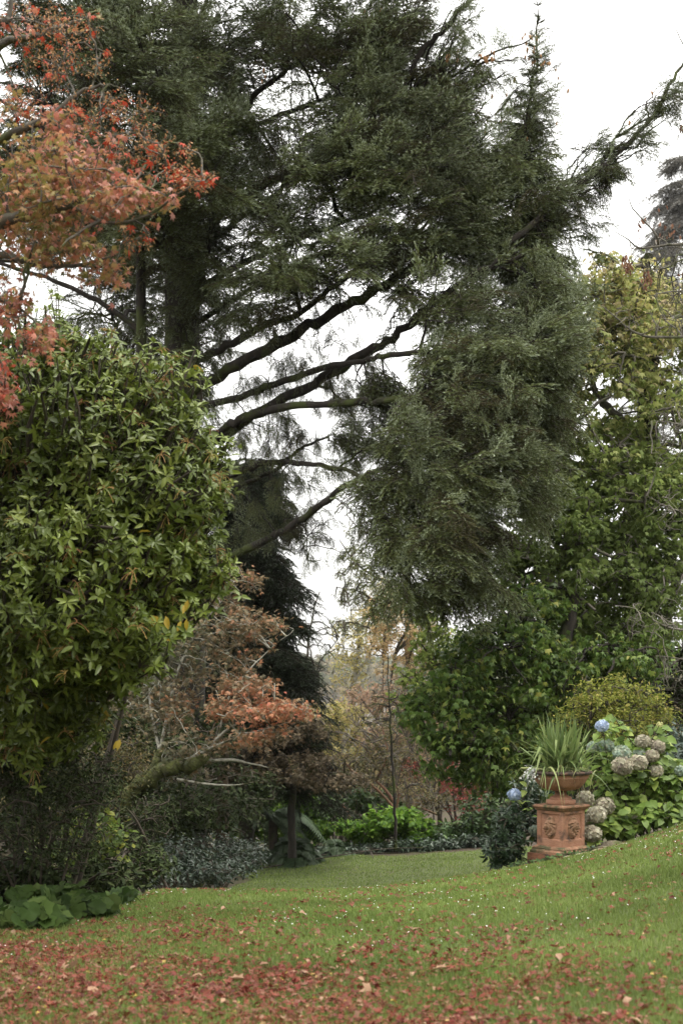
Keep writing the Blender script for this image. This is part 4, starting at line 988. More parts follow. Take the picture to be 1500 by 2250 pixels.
g = Geo(); g.tubes(np.array(sk), np.linspace(.03, .016, 14)[None].repeat(6, 0), 8); g.build("stems", bark_brown, rho)
RB = [(150, 900, 220, 180, 11.5, 1.3, 360), (240, 1010, 220, 220, 11.4, 1.3, 400), (220, 1180, 250, 180, 11.2, 1.3, 400), (90, 1250, 220, 200, 11.0, 1.2, 300), (130, 1420, 190, 90, 11.0, 1., 190), (200, 770, 90, 70, 11.5, .6, 60), (235, 730, 46, 46, 11.4, .3, 18), (245, 695, 24, 16, 11.4, .1, 7), (180, 715, 26, 20, 11.3, .1, 7), (320, 795, 24, 24, 11.3, .1, 7), (345, 870, 20, 30, 11.3, .1, 6), (465, 985, 18, 22, 11.2, .1, 6), (490, 1120, 14, 30, 11.1, .1, 6), (490, 1235, 14, 26, 11.1, .1, 6), (60, 745, 40, 26, 11.3, .2, 9), (455, 1280, 24, 20, 11.1, .1, 6), (110, 650, 36, 34, 11.3, .2, 9), (135, 690, 24, 24, 11.3, .15, 5), (270, 755, 30, 26, 11.4, .2, 8), (385, 820, 34, 36, 11.4, .2, 9), (400, 880, 34, 34, 11.4, .3, 12), (430, 910, 24, 24, 11.3, .2, 5), (390, 985, 70, 70, 11.3, .5, 50), (420, 1110, 62, 110, 11.2, .6, 84), (470, 1060, 24, 40, 11.2, .3, 9), (470, 1180, 24, 40, 11.2, .3, 9), (420, 1220, 56, 60, 11.2, .5, 36), (380, 1300, 60, 36, 11.1, .4, 16), (320, 1340, 80, 30, 11.0, .4, 16), (220, 1500, 60, 40, 10.8, .4, 16), (60, 1490, 90, 36, 10.7, .5, 30), (40, 800, 120, 90, 11.5, .8, 70), (320, 880, 70, 60, 11.4, .5, 36), (170, 1380, 230, 60, 10.6, .6, 76), (270, 1450, 70, 50, 11, .4, 22), (130, 1540, 130, 40, 11.4, .6, 50), (60, 1600, 110, 50, 11.6, .5, 60), (200, 1570, 70, 30, 11.6, .4, 20), (-150, 1050, 200, 300, 11.4, 1.3, 120), (100, 1100, 260, 300, 12.4, .7, 160), (100, 1400, 230, 160, 12.2, .7, 120)]
tips = np.concatenate([blob(*b[:6], int(b[6] * (1.5 if b[6] > 12 else 1.)), shell=.26) for b in RB])
oc_ = np.array([P(150, 1150, 11.6)]); tips += nrm(tips - oc_) * (.26 * nz3(tips, 1.25, .7) + .12 * nz3(tips, .55, 2.))[:, None]
out = grow(np.concatenate(sk), tips, (.06, .25, 1.), (.022, .013, .007), arch=.0, bias=.3, anchor=np.array(rb) + [0, 0, 1.5], wig=.08)
g = Geo(); f = Geo()
cen = np.array([P(150, 1150, 11.6)])
for lv, (paths, rr) in enumerate(out):
    if lv == 2:
        cl_ = nz3(paths[:, -1], .8, 1.1) + .5 * nz3(paths[:, -1], .36, .2) + .15 * rng.normal(size=len(paths)) > -.12; cl_ |= px_of(paths[:, -1])[:, 1] < 800; paths, rr = paths[cl_], rr[cl_]
    g.tubes(paths, rr, 5)
    e = paths[:, -1]; d = nrm(paths[:, -1] - paths[:, -3]); o_ = nrm(e - cen)
    dz = nrm(d * .35 + o_ * .8 + np.array([0, -.25, .55]) + .25 * rnd_dir(len(e)))
    k = rng.integers(0, 7, len(e))
    for i in range(7):
        m = k == i; f.inst(WH[i], e[m], frames_z(dz[m]), rng.uniform(.05, .092, m.sum()), np.clip(rng.random(m.sum()) * .97, 0, .97))
    if lv:
        p, d, u = along(paths, 4, .35, .97, .07); dz = nrm(d * .4 + np.array([0, -.15, .3]) + .6 * rnd_dir(len(p))); k = rng.integers(0, 7, len(p))
        for i in range(7):
            m = k == i; f.inst(WH[i], p[m], frames_z(dz[m]), rng.uniform(.06, .10, m.sum()), rng.random(m.sum()) * .95)
# loose leaves, among them a few yellow ones
p, d, u = along(out[-1][0], 2, .5, 1., .06); f.inst(LEAF_NARROW, p, hung(d, len(p), down=.5), rng.uniform(.09, .14, len(p)), np.where(rng.random(len(p)) < .014, 1., rng.random(len(p)) * .95))
for px, py in ((112, 1228), (150, 1225), (168, 1228), (350, 1350), (360, 1358), (337, 1352), (395, 1358), (260, 1625), (170, 1000), (45, 1485), (345, 1385), (405, 1330), (165, 995)):
    p = P(px, py, 10.45)[None]; f.inst(LEAF, np.repeat(p, 2, 0) + .02 * rng.normal(size=(2, 3)), frames(np.array([[rng.normal() * .5, -.2, -.9]] * 2) + .3 * rnd_dir(2), np.array([[0, -1., .2]] * 2)), .085, 1.)
g.build("branches", bark_brown, rho); o = f.build("leaves", rho_m, rho); print("rhodo faces", len(o.data.polygons))
# spent flower stalks: yellowish wiry tufts
g = Geo(); e = out[-1][0][:, -1]; e = e[rng.random(len(e)) < .13]; A = np.repeat(e, 8, 0); d = nrm(rnd_dir(len(A)) + [0, -.3, .4]); u = np.linspace(0, 1, 4)[None, :, None]
g.tubes(A[:, None] + d[:, None] * .085 * u - np.array([0, 0, .05]) * u ** 2, np.full((len(A), 4), .0022), 3, a=np.repeat(np.repeat(rng.random(len(e)), 8), 12))
g.build("seed_stalks", leaf_mat("spent_flower_stalks", [(.30, .22, .06), (.36, .20, .09), (.22, .10, .05)], None, .7, .1, .2, noise=.2), rho)

# ================================================================== THE LOWER JAPANESE MAPLE (mossy leaning trunk)
jb = base(165, 20.5)
map2 = thing("japanese_maple", "lower japanese maple with mossy leaning trunk, pale bare branches and thinning red leaves", "tree", jb)
skel_tree(map2, [([(150, 1830, 20.5), (200, 1795, 20.3), (262, 1762, 20.2), (310, 1725, 20), (350, 1700, 19.9), (410, 1680, 19.8), (455, 1672, 19.7)], .14, .09)], bark_moss, "trunk", wobble=.3)
n2 = skel_tree(map2, [
    ([(300, 1730, 20), (330, 1700, 20), (345, 1672, 20), (352, 1655, 20.1)], .10, .05)], bark_moss, wobble=.3)
n2 += skel_tree(map2, [
    ([(345, 1690, 20), (400, 1675, 19.8), (460, 1645, 19.6), (480, 1620, 19.5), (520, 1590, 19.4), (560, 1560, 19.3), (620, 1545, 19.2), (665, 1560, 19.1)], .036, .005),
    ([(455, 1672, 19.7), (510, 1670, 19.5), (560, 1680, 19.4), (610, 1690, 19.3)], .028, .005),
    ([(390, 1712, 19.8), (450, 1722, 19.6), (520, 1725, 19.4), (570, 1715, 19.3)], .02, .004),
    ([(480, 1620, 19.5), (500, 1540, 19.8), (540, 1480, 20), (600, 1420, 20.2), (640, 1390, 20.3)], .018, .003),
    ([(352, 1655, 20.1), (370, 1560, 20.4), (400, 1450, 20.6), (470, 1340, 20.8), (540, 1280, 20.9)], .028, .004),
    ([(352, 1655, 20.1), (330, 1540, 20.6), (340, 1430, 20.8), (390, 1330, 21)], .024, .004),
    ([(460, 1645, 19.6), (520, 1620, 19.2), (590, 1600, 19), (640, 1585, 18.9)], .018, .003)], bark_lichen)
map2_m = leaf_mat("thinning_maple_leaves", [(.055, .066, .033), (.09, .09, .05), (.14, .115, .065), (.19, .135, .075), (.26, .14, .075), (.34, .145, .075), (.35, .115, .07)], [0, .18, .34, .5, .66, .85, 1.], .5, .35, .35, noise=.2, nscale=1.2)
def m2h(p):
    q = px_of(p); f = np.clip((q[:, 0] - 330) / 220, 0, 1) * .45 + .3 * np.exp(-((q[:, 1] - 1560) / 70) ** 2)
    return np.clip(f * .95 + .05 + .16 * rng.normal(size=len(p)), 0, 1)
leafy(map2, [(400, 1450, 110, 110, 20.8, 1, 190), (360, 1560, 90, 70, 20.6, 1, 120), (470, 1400, 110, 90, 20.6, .8, 130), (560, 1380, 90, 40, 20.4, .6, 70), (520, 1300, 70, 60, 20.8, .5, 46), (540, 1490, 60, 50, 20, .5, 44), (560, 1560, 120, 26, 19.3, .8, 90), (630, 1565, 70, 18, 19.1, .5, 50), (560, 1510, 80, 30, 19.6, .6, 50), (560, 1620, 70, 24, 19, .4, 50), (430, 1640, 90, 30, 19.8, .5, 60), (520, 1530, 60, 40, 19.5, .5, 50), (380, 1680, 90, 50, 20.2, .6, 60), (290, 1500, 80, 90, 21, .8, 80)],
      np.concatenate(n2), 13, clump=(.8, -.25), r=(.010, .005, .003), T=[MAPLE7, MAPLE5], size=(.045, .08), lmat=map2_m, bmat=bark_lichen, hue_f=m2h, jit=.07, down=.35, twig='twigs', lo=.15)

# ================================================================== SMALL DARK UNDERGROWTH ON THE SHADY SIDE
def shrub(name, label, px, Y, blobs, n_leaf, T, size, mat, bmat=bark_brown, cat="shrub", nst=6, r=(.014, .008, .005), hue_f=None, down=.3, group=None, shell=.4, jit=.06, arch=.15, spread=.35, crown='leaves', lv=(.1, .4, 1.), upj=.45, clump=None):
    b = base(px, Y); t = thing(name, label, cat, b, group)
    tops = np.concatenate([blob(*q[:6], 3, shell=.6) for q in blobs])
    sk = []
    for k in range(nst):
        e = tops[k % len(tops)]; s0 = np.array(b) + [rng.normal() * spread, rng.normal() * spread * .5, 0]
        sk.append(spline([s0, s0 * .45 + e * .55 + [0, 0, .1], e * .8 + s0 * .2], 10))
    g = Geo(); g.tubes(np.array(sk), np.linspace(r[0] * 1.6, r[0] * .7, 10)[None].repeat(nst, 0), 6); g.build("stems", bmat, t)
    leafy(t, blobs, np.concatenate(sk), n_leaf, r=r, T=T, size=size, lmat=mat, bmat=bmat, hue_f=hue_f, down=down, shell=shell, jit=jit, arch=arch, crown=crown, lv=lv, upj=upj, clump=clump)
    return t
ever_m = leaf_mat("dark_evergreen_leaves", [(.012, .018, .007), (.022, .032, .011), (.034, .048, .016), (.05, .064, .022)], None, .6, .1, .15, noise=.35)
olive_m = leaf_mat("olive_brown_leaves", [(.03, .035, .012), (.055, .055, .018), (.09, .075, .025), (.13, .09, .04)], None, .55, .3, .35, noise=.3)
lime_m = leaf_mat("yellow_green_leaves", [(.04, .07, .014), (.08, .12, .022), (.15, .17, .03), (.26, .22, .04)], None, .5, .4, .35, noise=.25)
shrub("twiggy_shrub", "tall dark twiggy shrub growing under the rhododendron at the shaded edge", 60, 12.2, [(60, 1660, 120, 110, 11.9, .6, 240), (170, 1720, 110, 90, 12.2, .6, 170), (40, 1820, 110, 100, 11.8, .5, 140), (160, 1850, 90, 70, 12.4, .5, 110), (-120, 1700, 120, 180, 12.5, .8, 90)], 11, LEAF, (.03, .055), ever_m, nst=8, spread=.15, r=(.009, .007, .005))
shrub("brown_leaved_shrub", "small leaved olive brown shrub beside the mossy maple trunk", 230, 17, [(240, 1690, 90, 70, 17, .6, 140), (200, 1790, 90, 60, 17, .6, 90), (290, 1660, 40, 50, 17, .5, 50)], 16, LEAF, (.03, .05), olive_m, nst=7)
shrub("hazel_shrub", "low shrub with round leaves turning yellow in the deep shade", 170, 14, [(190, 1830, 80, 50, 14, .5, 60), (130, 1880, 80, 40, 13.6, .5, 46), (230, 1850, 50, 40, 14.2, .4, 30)], 6, LEAF_ROUND, (.05, .085), lime_m, nst=6, r=(.008, .005, .003), hue_f=lambda p: np.clip(rng.beta(1.2, 2.2, len(p)), 0, 1))
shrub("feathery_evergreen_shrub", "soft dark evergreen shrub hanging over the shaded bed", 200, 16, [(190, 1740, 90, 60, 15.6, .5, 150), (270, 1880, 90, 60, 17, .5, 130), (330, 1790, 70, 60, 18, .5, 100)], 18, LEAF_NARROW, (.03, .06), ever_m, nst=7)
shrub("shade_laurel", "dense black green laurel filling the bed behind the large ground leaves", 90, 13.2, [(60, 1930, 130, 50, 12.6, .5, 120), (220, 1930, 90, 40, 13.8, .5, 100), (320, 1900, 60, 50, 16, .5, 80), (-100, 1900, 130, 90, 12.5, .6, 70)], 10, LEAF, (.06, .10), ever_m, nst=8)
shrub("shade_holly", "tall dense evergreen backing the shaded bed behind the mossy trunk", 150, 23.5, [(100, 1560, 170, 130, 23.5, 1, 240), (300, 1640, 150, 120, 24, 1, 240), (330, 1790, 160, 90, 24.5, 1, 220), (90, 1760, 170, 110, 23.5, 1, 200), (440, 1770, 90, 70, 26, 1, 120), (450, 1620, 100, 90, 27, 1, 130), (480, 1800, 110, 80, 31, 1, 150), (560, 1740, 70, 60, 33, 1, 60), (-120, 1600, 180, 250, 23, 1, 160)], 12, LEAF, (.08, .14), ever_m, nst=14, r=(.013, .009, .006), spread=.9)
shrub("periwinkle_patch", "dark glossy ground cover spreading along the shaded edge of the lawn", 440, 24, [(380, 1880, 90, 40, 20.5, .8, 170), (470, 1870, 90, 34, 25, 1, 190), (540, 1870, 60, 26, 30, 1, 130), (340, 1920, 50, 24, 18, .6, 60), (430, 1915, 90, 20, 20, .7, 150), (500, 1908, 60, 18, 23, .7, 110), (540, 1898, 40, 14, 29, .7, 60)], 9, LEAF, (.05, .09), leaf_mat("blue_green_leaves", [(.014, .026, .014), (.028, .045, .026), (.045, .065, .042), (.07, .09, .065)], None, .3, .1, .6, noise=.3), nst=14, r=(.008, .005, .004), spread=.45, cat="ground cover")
# sword plant and slim stems in the shade
cp = thing("cordyline", "strappy cordyline plant in the dark bed behind the mossy trunk", "plant", base(395, 25.5))
g = Geo(); swords(g, P(398, 1850, 25.5), 46, .6, 1.1, 10, 85, .04, .5, lambda r: .2 + .3 * r, .05); g.build("blades", leaf_mat("cordyline_leaves", [(.02, .03, .016), (.06, .08, .05), (.14, .15, .11)], None, .4, .2, .5), cp)
g = Geo(); g.tubes(spline([np.array(base(395, 25.5)), P(398, 1850, 25.5)], 5), np.full(5, .06), 8); g.build("stem", bark_brown, cp)
for px, Y, top, lab in ((378, 26.5, 1690, "thick fibrous trunk standing in the dark bed behind the cordyline"), (484, 29, 1700, "slimmer fibrous trunk between the cordyline and the fern bank")):
    b = base(px, Y); t = thing("fibrous_trunk", lab, "tree", b); g = Geo(); c = spline([np.array(b), P(px + 6, (top + 1850) / 2, Y), P(px + 4, top, Y)], 12); g.tubes(c, np.linspace(.20 if px < 400 else .15, .15 if px < 400 else .11, 12) * (1 + .06 * rng.normal(size=12)), 12); g.build("trunk", solid_mat("fibrous_bark", (.03, .022, .014), (.085, .06, .04), 14, 1, bump=1., bscale=30, stretch=(1, 1, .15)), t)

# big soft ground leaves at the bed's edge
bl = thing("butterbur", "clump of big rounded soft green leaves spilling onto the lawn", "plant", base(110, 11.2))
g = Geo(); st = Geo()
n = 300; pl = np.concatenate([blob(*b, shell=.7)[:] for b in [(60, 2020, 90, 40, 10.6, .5, 180), (170, 1990, 90, 26, 11.6, .5, 150), (270, 1968, 46, 16, 13, .4, 44), (-60, 2010, 90, 50, 10.6, .5, 60), (90, 1960, 110, 16, 11.8, .4, 34)]])
fl_ = gz(pl[:, 0], pl[:, 1]); pl[:, 2] = np.maximum(pl[:, 2], fl_ + .06); pl[:, 2] = np.minimum(pl[:, 2], fl_ + .42)
def round_leaf(seed):
    r = np.random.default_rng(seed); K = 16; V = [(0, 0, 0)]
    for ring in (.5, 1.):
        for k in range(K):
            a = math.pi * .06 + (2 * math.pi - math.pi * .12) * k / (K - 1); rr_ = ring * (.5 + (.05 * r.normal() + .05 * math.cos(a * 9)) * (ring > .6)) * (1.08 - .12 * math.cos(a)); V.append((.05 - rr_ * math.cos(a), rr_ * math.sin(a), .09 * ring + .06 * ring * math.sin(a * 3 + seed) - .1 * ring ** 2 * r.random()))
    Fs = [(0, k, k + 1) for k in range(1, K)] + [(k, K + k, K + k + 1, k + 1) for k in range(1, K)]
    return tmpl(V, Fs)
RL = [round_leaf(i) for i in range(5)]; kk = rng.integers(0, 5, len(pl))
for i in range(5):
    m = kk == i; k_ = m.sum(); g.inst(RL[i], pl[m], frames(rnd_dir(k_) * [1, 1, .25], np.array([0, -.75, .7]) + .35 * rnd_dir(k_)), rng.uniform(.08, .15, k_), hue(k_, .4, .4))
b0 = pl.copy(); b0[:, 2] = fl_ - .02; b0[:, :2] += rng.normal(size=(len(pl), 2)) * .05; u = np.linspace(0, 1, 5)[None, :, None]
st.tubes(b0[:, None] * (1 - u) + pl[:, None] * u, np.full((len(pl), 5), .004), 4)
butter_m = leaf_mat("butterbur_leaves", [(.022, .042, .009), (.038, .068, .014), (.06, .095, .022), (.10, .13, .04)], None, .6, .3, .2, noise=.3, nscale=3)  # greens kept dark to stand for the shade on this clump
st.build("stalks", butter_m, bl); g.build("leaves", butter_m, bl)

# ferns
def fern(name, label, px, Y, nfr, Ln, mat, up=(25, 75), py=None, group=None):
    b = base(px, Y); t = thing(name, label, "fern", b, group); g = Geo(); o_ = np.array(b) if py is None else P(px, py, Y)
    for i in range(nfr):
        az = rng.random() * 6.283; el = rad(rng.uniform(*up)); L_ = Ln * rng.uniform(.7, 1.1); K = 34; u = np.linspace(0, 1, K)
        d = np.array([math.cos(az) * math.cos(el), math.sin(az) * math.cos(el), math.sin(el)])
        c = o_ + [rng.normal() * .05, rng.normal() * .05, .03] + d * L_ * u[:, None] - np.array([0, 0, 1.]) * (L_ * (.55 + .6 * math.cos(el)) * u ** 2.3)[:, None]
        g.tubes(c[::6], np.linspace(.006, .003, len(c[::6])), 4, a=.1)
        tan = nrm(np.gradient(c, axis=0)); sd = nrm(np.cross(tan, [0, 0, 1.]) + 1e-5); w_ = L_ * .28 * np.sin(np.pi * np.clip(u * .93 + .07, 0, 1)) ** .6 * (1 - u * .6)
        for s_ in (-1, 1):
            g.inst(LEAF_NARROW, c[2:], frames(sd[2:] * s_ + tan[2:] * .45 + [0, 0, -.2], np.cross(tan[2:], sd[2:]) * -1 + .15 * rnd_dir(K - 2)), np.stack([w_[2:], w_[2:] * .7, w_[2:]], -1), hue(K - 2, .2 + .6 * rng.random(), .15))
    g.build("fronds", mat, t); return t
fern_m = leaf_mat("fern_fronds", [(.02, .036, .016), (.04, .065, .028), (.065, .095, .05), (.09, .12, .075)], None, .5, .25, .4, noise=.25)
fern("sword_fern", "big shaggy fern at the far edge of the lawn under the purple maple", 645, 37.3, 60, 1.7, fern_m, (40, 82))
fern("sword_fern", "smaller fern crouching beside the dark ground cover by the lawn", 585, 38.4, 26, 1.2, fern_m)
fern("sword_fern", "fern spreading low beneath the bright green shrubs at the lawn's edge", 745, 39, 26, 1.3, fern_m)
fern("sword_fern", "shaded fern between the round yellowing leaves and the butterbur", 205, 14.2, 16, .7, fern_m)
tf = fern("tree_fern", "tree fern arching its fronds above the shaggy fern", 600, 39.5, 22, 1.9, fern_m, (5, 55), 1800)
g = Geo(); c = spline([np.array(base(600, 39.5)), P(600, 1800, 39.5)], 6); g.tubes(c, np.full(6, .12), 8); g.build("trunk", bark_brown, tf)

# ================================================================== ACROSS THE DIP: SHRUBS AND SMALL TREES
bright_m = leaf_mat("bright_green_leaves", [(.045, .10, .012), (.085, .17, .02), (.13, .24, .03), (.19, .29, .045)], None, .5, .5, .35, noise=.3)
mid_m = leaf_mat("mid_green_leaves", [(.02, .042, .012), (.035, .068, .018), (.055, .095, .026), (.08, .12, .035)], None, .4, .25, .45, noise=.35)
yel_m = leaf_mat("yellow_autumn_leaves", [(.20, .21, .06), (.32, .29, .09), (.42, .35, .12), (.46, .36, .17)], None, .6, .45, .3, noise=.25)
org_m = leaf_mat("orange_autumn_leaves", [(.24, .20, .09), (.35, .26, .12), (.43, .32, .16), (.42, .28, .17)], None, .6, .45, .3, noise=.25)
pink_m = leaf_mat("pinkish_autumn_leaves", [(.16, .13, .07), (.24, .16, .10), (.30, .18, .13), (.34, .25, .16)], None, .6, .45, .3, noise=.25)
purp_m = leaf_mat("purple_brown_leaves", [(.06, .05, .034), (.095, .076, .048), (.13, .10, .06), (.17, .125, .075)], None, .6, .3, .3, noise=.25)
red_m = leaf_mat("dull_red_leaves", [(.12, .04, .03), (.2, .05, .04), (.26, .08, .06)], None, .6, .4, .3, noise=.25)
shrub("green_shrub", "bright green leafy shrub behind the tree fern", 580, 41, [(590, 1765, 70, 46, 41, 1, 110), (560, 1740, 50, 30, 41, 1, 50), (660, 1750, 40, 30, 41, 1, 50), (510, 1790, 60, 50, 41.5, 1, 80), (590, 1825, 90, 40, 41.5, 1, 110), (690, 1820, 50, 40, 41.5, 1, 60)], 16, LEAF_WIDE, (.13, .2), bright_m)
shrub("green_shrub", "sunlit yellow green shrub behind the staked sapling at the lawn's edge", 800, 40.3, [(790, 1825, 60, 30, 40.3, 1, 80), (850, 1810, 60, 40, 40.3, 1, 90), (910, 1815, 50, 44, 40.3, 1, 80)], 16, LEAF_WIDE, (.12, .19), bright_m)
shrub("laurel_shrub", "dark mid green laurel between the sunlit shrub and the skimmia", 1010, 40.5, [(970, 1840, 60, 36, 40.5, 1, 90), (1040, 1830, 60, 40, 40.5, 1, 110), (1080, 1790, 80, 60, 40.5, 1, 130)], 14, LEAF, (.13, .2), mid_m)
shrub("ivy_bank", "low glossy evergreen bank edging the far side of the lawn", 830, 39.2, [(600, 1880, 60, 12, 38.9, .3, 50), (700, 1874, 70, 16, 39.1, .4, 80), (790, 1868, 80, 16, 39.2, .4, 100), (890, 1862, 80, 16, 39.2, .4, 100), (980, 1856, 70, 16, 39.3, .4, 90), (1050, 1850, 50, 16, 39.3, .4, 60)], 10, LEAF, (.10, .16), leaf_mat("glossy_bank_leaves", [(.016, .03, .016), (.03, .05, .026), (.05, .075, .045), (.075, .10, .07)], None, .3, .12, .6, noise=.3), nst=18, spread=2.4, r=(.012, .008, .005), cat="ground cover")
shrub("young_beech", "small tree of light green leaves leaning out above the laurel", 1000, 44, [(960, 1420, 60, 60, 44, 1, 90), (920, 1520, 70, 70, 44, 1, 60), (1000, 1480, 50, 60, 44, 1, 60), (940, 1340, 60, 40, 44, 1, 50)], 14, LEAF_WIDE, (.12, .18), leaf_mat("light_green_leaves", [(.10, .14, .03), (.16, .21, .045), (.23, .27, .07)], None, .5, .5, .3), r=(.03, .015, .008), cat="tree")
shrub("orange_bush", "soft orange brown autumn bush high behind the sapling", 850, 52, [(880, 1430, 80, 70, 52, 1.5, 120), (850, 1360, 60, 60, 52, 1.5, 70), (930, 1400, 60, 60, 52, 1.5, 80)], 16, LEAF, (.10, .16), org_m, r=(.03, .016, .009), cat="tree", nst=8)
shrub("pink_bush", "pinkish autumn bush below the pale birch", 800, 50, [(800, 1540, 60, 40, 50, 1.5, 90), (860, 1530, 60, 50, 50, 1.5, 80), (820, 1625, 60, 30, 48, 1, 70), (900, 1600, 70, 60, 48, 1, 90), (930, 1700, 90, 70, 46, 1, 110)], 13, LEAF, (.10, .15), pink_m, r=(.028, .016, .01), nst=12)
shrub("yellow_bush", "pale yellow bush glowing in the gap between the trees", 725, 46, [(720, 1580, 56, 60, 46, 1.2, 110), (690, 1630, 40, 40, 46, 1, 50), (760, 1590, 50, 60, 46, 1, 70), (740, 1660, 60, 40, 45, 1, 60)], 13, LEAF, (.09, .14), yel_m, r=(.028, .014, .009), nst=11)
shrub("thicket", "brown thicket of bare twigs and sparse leaves behind the staked sapling", 850, 45, [(830, 1620, 120, 90, 45, 1.5, 260), (920, 1560, 90, 120, 46, 1.5, 230), (780, 1720, 90, 60, 43, 1, 150), (960, 1680, 90, 90, 44, 1.2, 180), (900, 1740, 100, 50, 43, 1, 130)], 6, LEAF, (.06, .10), leaf_mat("sparse_brown_leaves", [(.12, .12, .05), (.20, .18, .08), (.28, .22, .11)], None, .6, .4), bmat=bark_twig, r=(.02, .012, .008), nst=22, spread=1.6)
shrub("green_understory_shrub", "loose green shrub under the purple maple beside the red branched shrub", 780, 42.5, [(760, 1760, 60, 50, 42.5, 1, 70), (700, 1790, 50, 40, 42, 1, 60), (840, 1770, 60, 40, 42.5, 1, 70)], 10, LEAF_WIDE, (.11, .17), mid_m)
shrub("dull_red_shrub", "dull red leaved shrub in the shadow under the glossy maple", 1010, 43, [(1000, 1720, 60, 50, 43, 1, 60), (1030, 1770, 50, 40, 43, 1, 40), (900, 1690, 40, 30, 44, 1, 20)], 9, LEAF, (.10, .15), red_m)
# purple cut leaved maple in flat tiers
pb = base(642, 35.5); pm = thing("purple_maple", "low purple brown maple in flat tiers above the ferns", "tree", pb)
pn = skel_tree(pm, [([(642, 1885, 35.5), (640, 1790, 35.5), (646, 1700, 35.5), (640, 1650, 35.5)], .11, .06)], bark_dark, 'trunk')
pn += skel_tree(pm, [([(645, 1710, 35.5), (580, 1670, 35.2), (500, 1660, 35), (430, 1670, 34.8)], .05, .015), ([(645, 1705, 35.5), (720, 1690, 35.2), (790, 1710, 35)], .045, .012), ([(642, 1660, 35.5), (600, 1610, 35.6), (520, 1600, 35.6)], .04, .012), ([(642, 1660, 35.5), (700, 1640, 35.5), (760, 1660, 35.3)], .04, .012), ([(640, 1650, 35.5), (650, 1600, 35.6), (690, 1580, 35.6)], .03, .01)], bark_dark)
leafy(pm, [(600, 1620, 130, 22, 35.4, 1.2, 190), (520, 1650, 110, 22, 35, 1.2, 150), (650, 1670, 130, 20, 35.3, 1.2, 190), (720, 1715, 110, 24, 35, 1.2, 170), (600, 1705, 130, 20, 35, 1.2, 150), (480, 1700, 90, 24, 34.8, 1.2, 110), (680, 1600, 60, 30, 35.5, .8, 60)], np.concatenate(pn), 9, r=(.02, .011, .007), T=[MAPLE7, LEAF_NARROW], size=(.07, .12), lmat=purp_m, bmat=bark_dark, jit=.06, arch=.05)
# red branched shrub (smooth orange brown limbs)
rb2 = base(870, 41.6); rs = thing("red_limbed_shrub", "shrub with bare bending orange brown limbs at the far side of the lawn", "shrub", rb2)
rn = skel_tree(rs, [([(885, 1850, 41.6), (868, 1785, 41.6), (845, 1752, 41.5), (820, 1728, 41.4), (800, 1712, 41.3)], .055, .03), ([(890, 1850, 41.6), (872, 1778, 41.8), (850, 1740, 41.9), (825, 1715, 42)], .06, .035), ([(905, 1850, 41.6), (905, 1790, 41.5), (920, 1775, 41.4), (960, 1790, 41.2)], .055, .03), ([(800, 1860, 41), (775, 1810, 41), (752, 1768, 41)], .055, .04), ([(870, 1790, 41.6), (875, 1740, 41.6), (868, 1725, 41.6)], .035, .02), ([(800, 1712, 41.3), (770, 1690, 41.2), (740, 1650, 41.2)], .05, .02), ([(825, 1715, 42), (850, 1660, 42), (840, 1600, 42)], .045, .02)], bark_red)
leafy(rs, [(800, 1680, 90, 40, 41.6, 1, 90), (860, 1650, 70, 50, 42, 1, 70), (940, 1760, 60, 30, 41.3, 1, 40)], np.concatenate(rn), 7, r=(.02, .012, .008), T=LEAF, size=(.09, .14), lmat=olive_m, bmat=bark_twig)
# slim staked sapling
sb2 = base(868, 38.9); sp_ = thing("young_sapling", "slim straight bare sapling standing alone at the far edge of the lawn", "tree", sb2)
sn = skel_tree(sp_, [([(868, 1880, 38.9), (866, 1760, 38.9), (860, 1640, 38.9), (855, 1540, 38.9), (852, 1440, 38.9)], .05, .012)], bark_dark, 'trunk', wobble=.3)
g = Geo()
for paths, rr in grow(sn[0][4:], blob(858, 1560, 60, 110, 38.9, .6, 70), (.4, 1.), (.011, .007), arch=.2): g.tubes(paths, rr, 4)
g.build("branches", bark_dark, sp_)
# pair of thin bare trees against the sky
for px, Y, pts, lab in ((688, 55, [(688, 1900, 55), (690, 1600, 55), (686, 1560, 55), (690, 1470, 55), (684, 1440, 55), (672, 1370, 55)], "taller thin bare tree against the white sky in the gap"), (664, 57, [(664, 1900, 57), (660, 1560, 57), (666, 1500, 57), (676, 1420, 57), (690, 1340, 57), (702, 1300, 57)], "thin bare tree leaning against the sky next to the taller bare one")):
    b = base(px, Y); t = thing("bare_tree", lab, "tree", b); n_ = skel_tree(t, [(pts, .075, .02)], bark_brown, 'trunk', wobble=.2)
    n_ += skel_tree(t, [([(687, 1500, Y), (705, 1450, Y), (730, 1420, Y), (745, 1400, Y)], .03, .01), ([(688, 1520, Y), (655, 1460, Y), (640, 1400, Y)], .025, .01)] if px > 680 else [([(662, 1530, Y), (690, 1500, Y), (712, 1440, Y)], .025, .01)], bark_dark)
    g = Geo()
    for paths, rr in grow(np.concatenate(n_)[6:], np.concatenate([blob(690, 1430, 60, 90, Y, 1.5, 60), blob(670, 1530, 50, 60, Y, 1.5, 40)]), (.3, 1.), (.025, .014), arch=.1): g.tubes(paths, rr, 4)
    g.build("branches", bark_dark, t)
